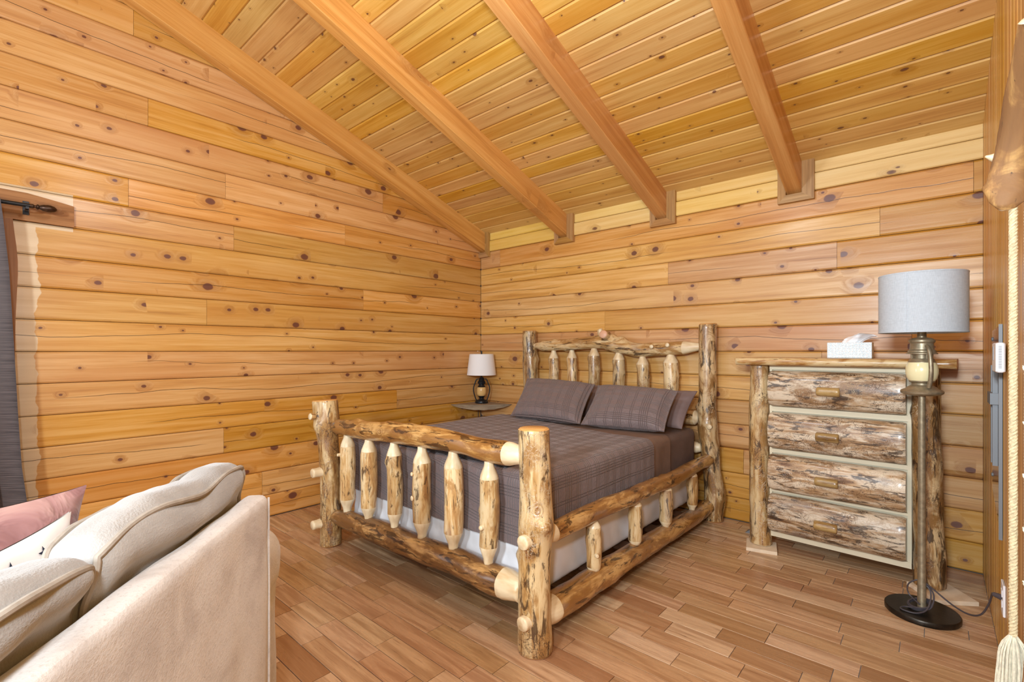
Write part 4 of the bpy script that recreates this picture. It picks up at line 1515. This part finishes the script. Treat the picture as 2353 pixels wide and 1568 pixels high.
def tis(u, v):
    x = 3.200 + 0.14 * u * (0.6 + 0.4 * v) + 0.02 * v
    lift = math.sin(min(1, v) * PI * 0.5)
    y = -0.25 + 0.025 * math.sin(u * 6 + v * 2) * (0.3 + v) + 0.01 * noise.noise(V((u * 4, v * 4, 0)))
    z = 1.244 + 0.058 * lift * (0.35 + 0.65 * math.sin(PI * (0.15 + 0.7 * u)) * (0.5 + 0.6 * u)) + 0.006 * noise.noise(V((u * 5, v * 5, 5)))
    return (x, y + 0.02 * v * math.cos(u * 5), z)


ts = MB()
ts.grid(tis, 26, 12, 0)
ts.grid(lambda u, v: V(tis(u, v)) + V((0.004, 0.012 + 0.02 * v, -0.004)), 26, 12, 0, flip=True)
ts.build('tissue', 'tissue', tb, None, 60)

# ================================================================== floor lamp
FX, FY = 3.562, -0.718
fl_ = thing('floor_lamp', (FX, FY, 0), 'tall bronze lantern floor lamp with pale linen drum shade in front of the dresser', 'floor lamp')
c1 = (FX, FY, 0)
MB().lathe([(0.0, 0.0), (0.133, 0.0), (0.1355, 0.004), (0.1355, 0.020), (0.132, 0.0245), (0.0, 0.0265)], 64, c1).build('base', 'bronze_dark', fl_)
MB().lathe([(0.018, 0.026), (0.0165, 0.03), (0.0145, 0.5), (0.0135, 1.002)], 24, c1).build('pole', 'bronze', fl_)
MB().lathe([(0.0, 0.996), (0.05, 0.996), (0.066, 0.999), (0.076, 1.006), (0.078, 1.014), (0.074, 1.020), (0.058, 1.027), (0.052, 1.034), (0.042, 1.040), (0.036, 1.044), (0.036, 1.052), (0.046, 1.058), (0.047, 1.064), (0.0, 1.066)], 40, c1).build('lantern_tray', 'bronze', fl_)
MB().lathe([(0.046, 1.062), (0.054, 1.076), (0.0585, 1.096), (0.0590, 1.112), (0.0565, 1.130), (0.050, 1.146), (0.0, 1.147)], 40, c1).build('glass_globe', 'cream_glass', fl_)
lt = MB()
lt.lathe([(0.0, 1.144), (0.050, 1.144), (0.050, 1.149), (0.047, 1.152), (0.045, 1.160), (0.041, 1.164), (0.0, 1.165)], 36, c1)
lt.lathe([(0.030, 1.160), (0.030, 1.190)], 28, c1)
for k in range(4):
    a = k * PI / 2 + 0.5
    lt.tube([V(c1) + V((0.038 * math.cos(a), 0.038 * math.sin(a), 1.162)), V(c1) + V((0.040 * math.cos(a), 0.040 * math.sin(a), 1.188))], 0.005, 8)
lt.lathe([(0.0, 1.183), (0.056, 1.184), (0.056, 1.188), (0.050, 1.193), (0.050, 1.200), (0.044, 1.205), (0.042, 1.232), (0.048, 1.240), (0.047, 1.248), (0.036, 1.256), (0.017, 1.260), (0.016, 1.30), (0.006, 1.302), (0.005, 1.56), (0.0, 1.56)], 36, c1)
lt.build('lantern_top', 'bronze', fl_)
d = V((0.42, -0.9, 0)).normalized()
for s in (-1, 1):
    cv = [(0.030, 1.222), (0.052, 1.214), (0.066, 1.19), (0.0735, 1.15), (0.076, 1.11), (0.071, 1.07), (0.058, 1.035)]
    MB().tube(catmull([V(c1) + d * (s * a) + V((0, 0, b)) for a, b in cv], 26), [0.0085] * 27, 12).build('handle', 'bronze', fl_)
R_ = 0.158
mb = MB().lathe([(R_, 1.280), (R_ + 0.001, 1.281), (R_ + 0.001, 1.286), (R_, 1.287), (R_, 1.540), (R_ + 0.001, 1.541), (R_ + 0.001, 1.546), (R_, 1.547), (R_ - 0.003, 1.547), (R_ - 0.003, 1.280), (R_, 1.280)], 72, c1, caps=False)
sd_ = mb.build('lamp_shade', 'linen', fl_, None, 30)
a = math.atan2(-0.9, -0.30)
MB().box((FX + (R_ + 0.0012) * math.cos(a) - 0.0025, FY + (R_ + 0.0012) * math.sin(a) - 0.001, 1.281), (FX + (R_ + 0.0012) * math.cos(a) + 0.0025, FY + (R_ + 0.0012) * math.sin(a) + 0.001, 1.546)).build('seam', 'linen', sd_, None, 0)
sp = MB()
for k in range(3):
    a = k * 2 * PI / 3 + 0.3
    sp.tube([V(c1) + V((0, 0, 1.535)), V(c1) + V(((R_ - 0.002) * math.cos(a), (R_ - 0.002) * math.sin(a), 1.535))], 0.002, 6)
sp.build('shade_spider', 'bronze_dark', sd_)
MB().lathe([(0.0, 1.545), (0.008, 1.548), (0.013, 1.553), (0.0135, 1.559), (0.010, 1.565), (0.0, 1.568)], 20, c1).build('finial', 'bronze_dark', fl_)
# power cord with coil, plug in the outlet
cr = MB()
pth = []
for k in range(120):
    q = k / 119
    a = q * 2 * PI * 4.2
    rr = 0.036 + 0.006 * math.sin(q * 23)
    pth.append(V((FX - 0.006 + rr * math.cos(a) * 1.05, FY - 0.015 + rr * math.sin(a), 0.036 + 0.012 * math.sin(a * 1.0 + 0.7) + 0.022 * q)))
loop = catmull([V((FX - 0.006, FY - 0.052, 0.06)), V((FX - 0.045, FY - 0.055, 0.10)), V((FX - 0.045, FY + 0.0, 0.125)), V((FX + 0.0, FY + 0.02, 0.145)), V((FX + 0.04, FY - 0.02, 0.11)), V((FX + 0.03, FY - 0.04, 0.05)), V((FX - 0.01, FY - 0.05, 0.04)), V((FX - 0.06, FY - 0.05, 0.032)),
                V((FX - 0.07, FY - 0.08, 0.030)), V((FX - 0.02, FY - 0.085, 0.030)), V((FX + 0.02, FY - 0.055, 0.05)), V((FX + 0.03, FY + 0.0, 0.11)), V((FX - 0.01, FY + 0.02, 0.152))], 90)
cr.tube(pth, 0.0032, 7).tube(loop, 0.0032, 7)
run = catmull([V((FX - 0.01, FY + 0.02, 0.152)), V((FX + 0.03, FY - 0.01, 0.135)), V((FX + 0.10, FY - 0.06, 0.10)), V((FX + 0.15, FY - 0.13, 0.105)), V((3.745, FY - 0.19, 0.14)), V((3.765, FY - 0.235, 0.205)), V((3.771, -1.0, 0.262)), V((3.770, -1.055, 0.290)), V((3.778, -1.075, 0.291))], 60)
cr.tube(run, 0.0034, 8)
cr.build('power_cord', 'cord', fl_)
MB().tube([(3.772, -1.065, 0.291), (3.796, -1.082, 0.291)], [0.008, 0.0115], 12).build('plug', 'cord', fl_)

# ================================================================== right-wall fittings
ou = thing('wall_outlet', (3.795, -1.09, 0.29), 'white outlet plate with the lamp plug on the right wall', 'outlet')
MB().box((3.792, -1.125, 0.235), (3.799, -1.050, 0.350), ch=0.002).build('cover_plate', 'white_plastic', ou, None, 0)
mb = MB()
for z in (0.275, 0.312):
    mb.box((3.790, -1.103, z - 0.012), (3.7925, -1.072, z + 0.012))
mb.build('socket', 'white_plastic', ou, None, 0)

pt = thing('metal_push_plate', (3.797, -0.82, 0.48), 'tall polished metal plate with slim rails screwed to the right wall', 'wall plate')
mb = MB()
poly = [(-0.625, 0.60), (-0.625, 1.285), (-1.015, 1.30), (-1.015, 0.485), (-0.86, 0.53)]
mb.extrude([(3.7985, y, z) for y, z in poly], (-0.003, 0, 0))
mb.build('plate', 'mirror', pt, None, 0)
MB().box((3.788, -1.022, 0.485), (3.7985, -1.016, 1.30)).build('edge_strip', 'steel', pt, None, 0)
for y in (-0.80, -0.875):
    MB().box((3.780, y - 0.012, 0.74), (3.795, y + 0.004, 1.14)).build('rail', 'steel', pt, None, 0)
MB().box((3.772, -0.90, 0.985), (3.7955, -0.775, 1.03)).build('clamp', 'steel', pt, None, 0)
for y, z in ((-0.64, 1.25), (-0.985, 1.262), (-0.64, 0.66), (-0.985, 0.545), (-0.64, 0.93), (-0.985, 0.90)):
    MB().lathe([(0.0, 0.0), (0.009, 0.0), (0.008, 0.003), (0.0, 0.005)], 12).build('screw', 'steel', pt, Matrix.Translation((3.7955, y, z)) @ Matrix.Rotation(-PI / 2, 4, 'Y'))
thm = thing('thermostat', (3.79, -1.12, 1.125), 'white box thermostat mounted over the metal plate', 'thermostat')
MB().box((3.769, -1.19, 1.122), (3.7935, -1.045, 1.228), ch=0.004).build('housing', 'white_plastic', thm, None, 0)
for k in range(14):
    MB().box((3.776, -1.1912, 1.138 + k * 0.0058), (3.784, -1.1895, 1.1406 + k * 0.0058)).build('vent_slot', 'grey_plastic', thm, None, 0)
MB().box((3.7672, -1.105, 1.165), (3.7692, -1.085, 1.215)).build('slider', 'grey_plastic', thm, None, 0)

# ================================================================== log bracket and rope on the right wall
RX, RY = 3.752, -1.905
lb = thing('log_bracket', (3.765, -1.88, 1.55), 'thick weathered forked log bracket high on the right wall', 'log')
rlog('stem', lb, [(3.740, -1.905, 1.555), (3.745, -1.90, 1.60), (3.752, -1.90, 1.665), (3.758, -1.94, 1.73), (3.762, -2.02, 1.80), (3.764, -2.15, 1.88)],
     [(0, 0.018), (0.08, 0.032), (0.22, 0.042), (0.4, 0.036), (0.6, 0.032), (1, 0.028)], 'bracket', 95, segs=22, step=0.01, rough=0.10, bumps=[(0.2, 160, 0.02, 0.008)])
rlog('broken_branch', lb, [(3.745, -1.895, 1.672), (3.728, -1.905, 1.680), (3.708, -1.915, 1.683)], [(0, 0.022), (0.6, 0.014), (1, 0.005)], 'bracket', 96, tips=(0, 0.6), segs=12, step=0.006, rough=0.25)
rp = thing('hanging_rope', (RX, RY, 0.3), 'twisted natural rope with a frayed tassel hanging from the log bracket', 'rope')


def twisted(cx_, cy_, z0, z1, r, pitch, n=3, sway=0.0):
    mb = MB()
    turns = (z1 - z0) / pitch
    steps = int(turns * 9)
    for k in range(n):
        pth = []
        for i in range(steps + 1):
            q = i / steps
            a = 2 * PI * (turns * q + k / n)
            pth.append(V((cx_ + r * 0.55 * math.cos(a) + sway * math.sin(q * 3), cy_ + r * 0.55 * math.sin(a), z0 + (z1 - z0) * q)))
        mb.tube(pth, r * 0.56, 7)
    return mb


twisted(RX, RY, 0.50, 1.56, 0.0078, 0.026).build('rope_strand', 'rope', rp)
twisted(RX + 0.024, RY - 0.004, 0.42, 1.60, 0.006, 0.024).build('back_strand', 'rope_pale', rp)
ta = MB()
rg2 = random.Random(5)
for k in range(46):
    a = rg2.uniform(0, 2 * PI)
    sp_ = rg2.uniform(0.004, 0.034)
    dx, dy = math.cos(a) * sp_, math.sin(a) * sp_ * 0.9
    if RX + dx > 3.785:
        dx = 0.02
    zt = 0.505
    ta.tube(catmull([V((RX + dx * 0.15, RY + dy * 0.15, zt)), V((RX + dx * 0.8, RY + dy * 0.8, zt - 0.035)), V((RX + dx * 1.0, RY + dy, zt - 0.09)), V((RX + dx * rg2.uniform(0.7, 1.3) - 0.004, RY + dy, zt - rg2.uniform(0.14, 0.2)))], 8), 0.0017, 5)
ta.build('tassel', 'rope_pale', rp)
kn = MB()
for z in (0.64, 0.77, 0.90, 1.03, 1.16):
    kn = MB()
    for s in range(7):
        q = rg2.uniform(-0.004, 0.004)
        kn.tube(catmull([V((RX + 0.016, RY - 0.004 + q, z + q)), V((RX + 0.026, RY - 0.012 + q, z - 0.02 + q * 2)), V((RX + 0.032, RY - 0.02 + q * 2, z - 0.07 - s * 0.008))], 6), 0.0015, 5)
    kn.build('frayed_tie', 'rope_pale', rp)

# ================================================================== sofa (local frame: x along the back towards the camera, y to the front, z up)
sdir = V((0.754, -0.657, 0)).normalized()
SO = thing('sofa', (2.211, -3.04, 0), 'beige suede sofa seen from behind with loose piped back cushions', 'sofa', rotz=math.atan2(sdir.y, sdir.x))
# local +y must point to the sofa front (-0.657,-0.754): rotate +x by -90deg -> use local -y as front
FRN = -1.0


def sl_(s, t, z):
    return V((s, FRN * t, z))


LEN = 1.62
bk = MB()


def bk_disp(p, n):
    k = 0.006 * noise.noise(V((p.x * 3.0, p.z * 2.4, 2))) + 0.003 * noise.noise(V((p.x * 9, p.z * 7, 5)))
    return p + n * k


rbox(bk, (0.0, -0.06, 0.06), (LEN, 0.0, 0.80), 0.018, (60, 8, 34), disp=bk_disp)
bp_ = bk.build('back_panel', 'suede', SO, None, 60)
MB().tube([(0.003, 0.001, 0.07), (0.003, 0.002, 0.4), (0.003, 0.001, 0.79)], 0.003, 8).build('seam_piping', 'suede', bp_)
sb = MB()
rbox(sb, (0.02, -0.92, 0.06), (LEN - 0.02, -0.125, 0.30), 0.02, (16, 12, 6))
sb.build('seat_base', 'suede', SO, None, 60)
for k in range(2):
    mb = MB()
    a0 = 0.03 + k * (LEN - 0.06) / 2
    rbox(mb, (a0, -0.94, 0.302), (a0 + (LEN - 0.06) / 2 - 0.006, -0.30, 0.47), 0.05, (20, 20, 8), disp=lambda p, n: p + n * 0.006 * noise.noise(p * 5))
    mb.build('seat_cushion', 'suede', SO, None, 60)
for s0, s1 in ((-0.295, -0.01), (LEN + 0.01, LEN + 0.295)):
    mb = MB()
    rbox(mb, (s0 + 0.03, -0.90, 0.05), (s1 - 0.03, -0.06, 0.50), 0.04, (12, 24, 16), disp=lambda p, n: p + n * 0.006 * noise.noise(p * 5))
    ar = mb.build('arm', 'suede', SO, None, 60)
    mb = MB()
    rbox(mb, (s0 - 0.01, -0.93, 0.40), (s1 + 0.005, -0.045, 0.63), 0.09, (16, 26, 14), disp=lambda p, n: p + n * 0.006 * noise.noise(p * 4))
    mb.build('arm_pad', 'suede', ar, None, 60)
for k, (x, y) in enumerate(((0.08, -0.08), (LEN - 0.08, -0.08), (0.08, -0.85), (LEN - 0.08, -0.85))):
    MB().lathe([(0.0, 0.0), (0.022, 0.0), (0.03, 0.06), (0.0, 0.062)], 14, (x, y, 0)).build('foot', 'black_metal', SO)


def back_cushion(s0, s1, t0, t1, z0, z1, sd, lean=0.02):
    mb = MB()
    ss = lambda x: (lambda k: k * k * (3 - 2 * k))(min(1, max(0, x)))

    def dsp(p, n):
        u = min(1, max(0, (p.x - s0) / (s1 - s0)))
        v = min(1, max(0, (p.z - z0) / (z1 - z0)))
        bul = math.sin(PI * u) ** 0.6 * math.sin(PI * min(1, v * 0.90 + 0.06)) ** 0.6
        q = p.copy()
        free = 1 if n.y < 0 else ss((p.z - 0.795) / 0.04)
        q.y += n.y * abs(n.y) * 0.042 * bul * free
        q.z += n.z * abs(n.z) * (0.030 * math.sin(PI * u) ** 0.7) * (1 if n.z > 0 else 0)
        q.x += n.x * abs(n.x) * 0.018 * math.sin(PI * v)
        q.y += lean * ss((p.z - 0.79) / 0.1)
        q.z += 0.010 * math.sin(u * 9 + sd) * ss(v * 2 - 1)
        pk = 0.009 * noise.noise(V((p.x * 6 + sd, p.z * 3, p.y * 4))) + 0.005 * noise.noise(V((p.x * 16 + sd, p.z * 6, p.y * 10)))
        return q + n * pk
    lo, hi = V((s0, -t1, z0)), V((s1, -t0, z1))
    r = 0.040
    rbox(mb, lo, hi, r, (54, 18, 34), disp=dsp)
    o = mb.build('back_cushion', 'cushion', SO, None, 70)
    ilo, ihi = lo + V((r, r, r)), hi - V((r, r, r))
    for yy in (-t0, -t1):
        pth = []
        crn = [(s0, z0), (s0, z1), (s1, z1), (s1, z0)]
        for i in range(4):
            a, b = crn[i], crn[(i + 1) % 4]
            for k in range(40):
                q = k / 40
                p = V((a[0] + (b[0] - a[0]) * q, yy, a[1] + (b[1] - a[1]) * q))
                c = V([min(max(p[m], ilo[m]), ihi[m]) for m in range(3)])
                nn = (p - c).normalized()
                pp = dsp(c + nn * r, nn) + nn * 0.002
                pp.y += 0.006 * math.sin(p.x * 19 + sd * 2)
                pth.append(pp)
        pth.append(pth[0])
        MB().tube(pth, 0.0058, 8, caps=False).build('piping', 'piping', o)
    return o


back_cushion(0.012, 0.588, 0.066, 0.170, 0.47, 0.885, 1.0)
back_cushion(0.596, 1.25, 0.066, 0.180, 0.47, 0.88, 6.0, 0.05)


def throw_pillow(name, c, wd, hg, thick, tilt, lean, mats, label, star=False):
    """square scatter pillow in sofa-local coordinates, standing on the seat"""
    root = SO.matrix_basis
    X = (root.to_3x3() @ V((math.cos(tilt), math.sin(tilt), 0))).normalized()
    up = V((0, 0, 1))
    nrm = X.cross(up).normalized()
    Zv = (up * math.cos(lean) + nrm * math.sin(lean)).normalized()
    Yv = Zv.cross(X).normalized()
    cen = root @ V(c)
    fr = Matrix((X, Yv, Zv)).transposed().to_4x4()
    mb = MB()
    n = 34

    def pos(u, v, s):
        a, b = 2 * u - 1, 2 * v - 1
        aa, bb = a * (1 - 0.10 * (1 - b * b)), b * (1 - 0.10 * (1 - a * a))
        k = thick / 2 * (max(0, 1 - abs(a) ** 2.4) * max(0, 1 - abs(b) ** 2.4)) ** 0.5
        k += 0.012 * noise.noise(V((a * 2.5, b * 2.5, s * 3 + wd * 9))) * min(1, k * 30) + 0.002
        return V((aa * wd / 2, s * k, bb * hg / 2))
    pick = (lambda v: 0)
    for s in (1, -1):
        base = len(mb.f)
        mb.grid(lambda u, v: pos(u, v, s), n, n, 0, flip=(s > 0))
        if star:
            for q in range(base, len(mb.f)):
                j = (q - base) % n
                if j / n < 0.73:
                    mb.mi[q] = 1
    o = mb.build(name, mats, None, Matrix.Translation(cen) @ fr, 75)
    def surf(x, z):
        a, b = x / (wd / 2), z / (hg / 2)
        for _ in range(12):
            a = x / (wd / 2) / (1 - 0.10 * (1 - b * b))
            b = z / (hg / 2) / (1 - 0.10 * (1 - a * a))
        return pos((a + 1) / 2, (b + 1) / 2, 1).y
    if star:
        for (sx, sz, rs, rot) in star:
            st = MB()
            pts = []
            for k in range(10):
                a = rot + k * PI / 5
                rr = rs if k % 2 == 0 else rs * 0.42
                x, z = sx + rr * math.cos(a), sz + rr * math.sin(a)
                pts.append(V((x, surf(x, z) + 0.002, z)))
            st.v = pts + [V((sx, surf(sx, sz) + 0.003, sz))]
            for k in range(10):
                st.face((k, (k + 1) % 10, 10))
                st.face((10, (k + 1) % 10, k))
            so_ = st.build('printed_star', 'star', None, None, 0)
            so_.parent = o
            so_.matrix_basis = Matrix.Identity(4)
    tag(o, label, 'pillow')
    return o


throw_pillow('throw_pillow', (0.25, -0.555, 0.668), 0.44, 0.40, 0.13, -0.75, -0.10, ['mauve'], 'mauve crushed suede scatter pillow on the sofa')
throw_pillow('throw_pillow', (0.46, -0.318, 0.660), 0.42, 0.375, 0.085, 0.0, 0.03, ['star_cloth', 'rust'], 'white scatter pillow printed with dark stars on the sofa',
             star=[(-0.100, 0.140, 0.014, 0.3), (-0.162, 0.140, 0.014, 0.7), (-0.03, 0.138, 0.014, 0.5), (0.05, 0.140, 0.014, 0.9), (0.13, 0.138, 0.014, 0.1)])
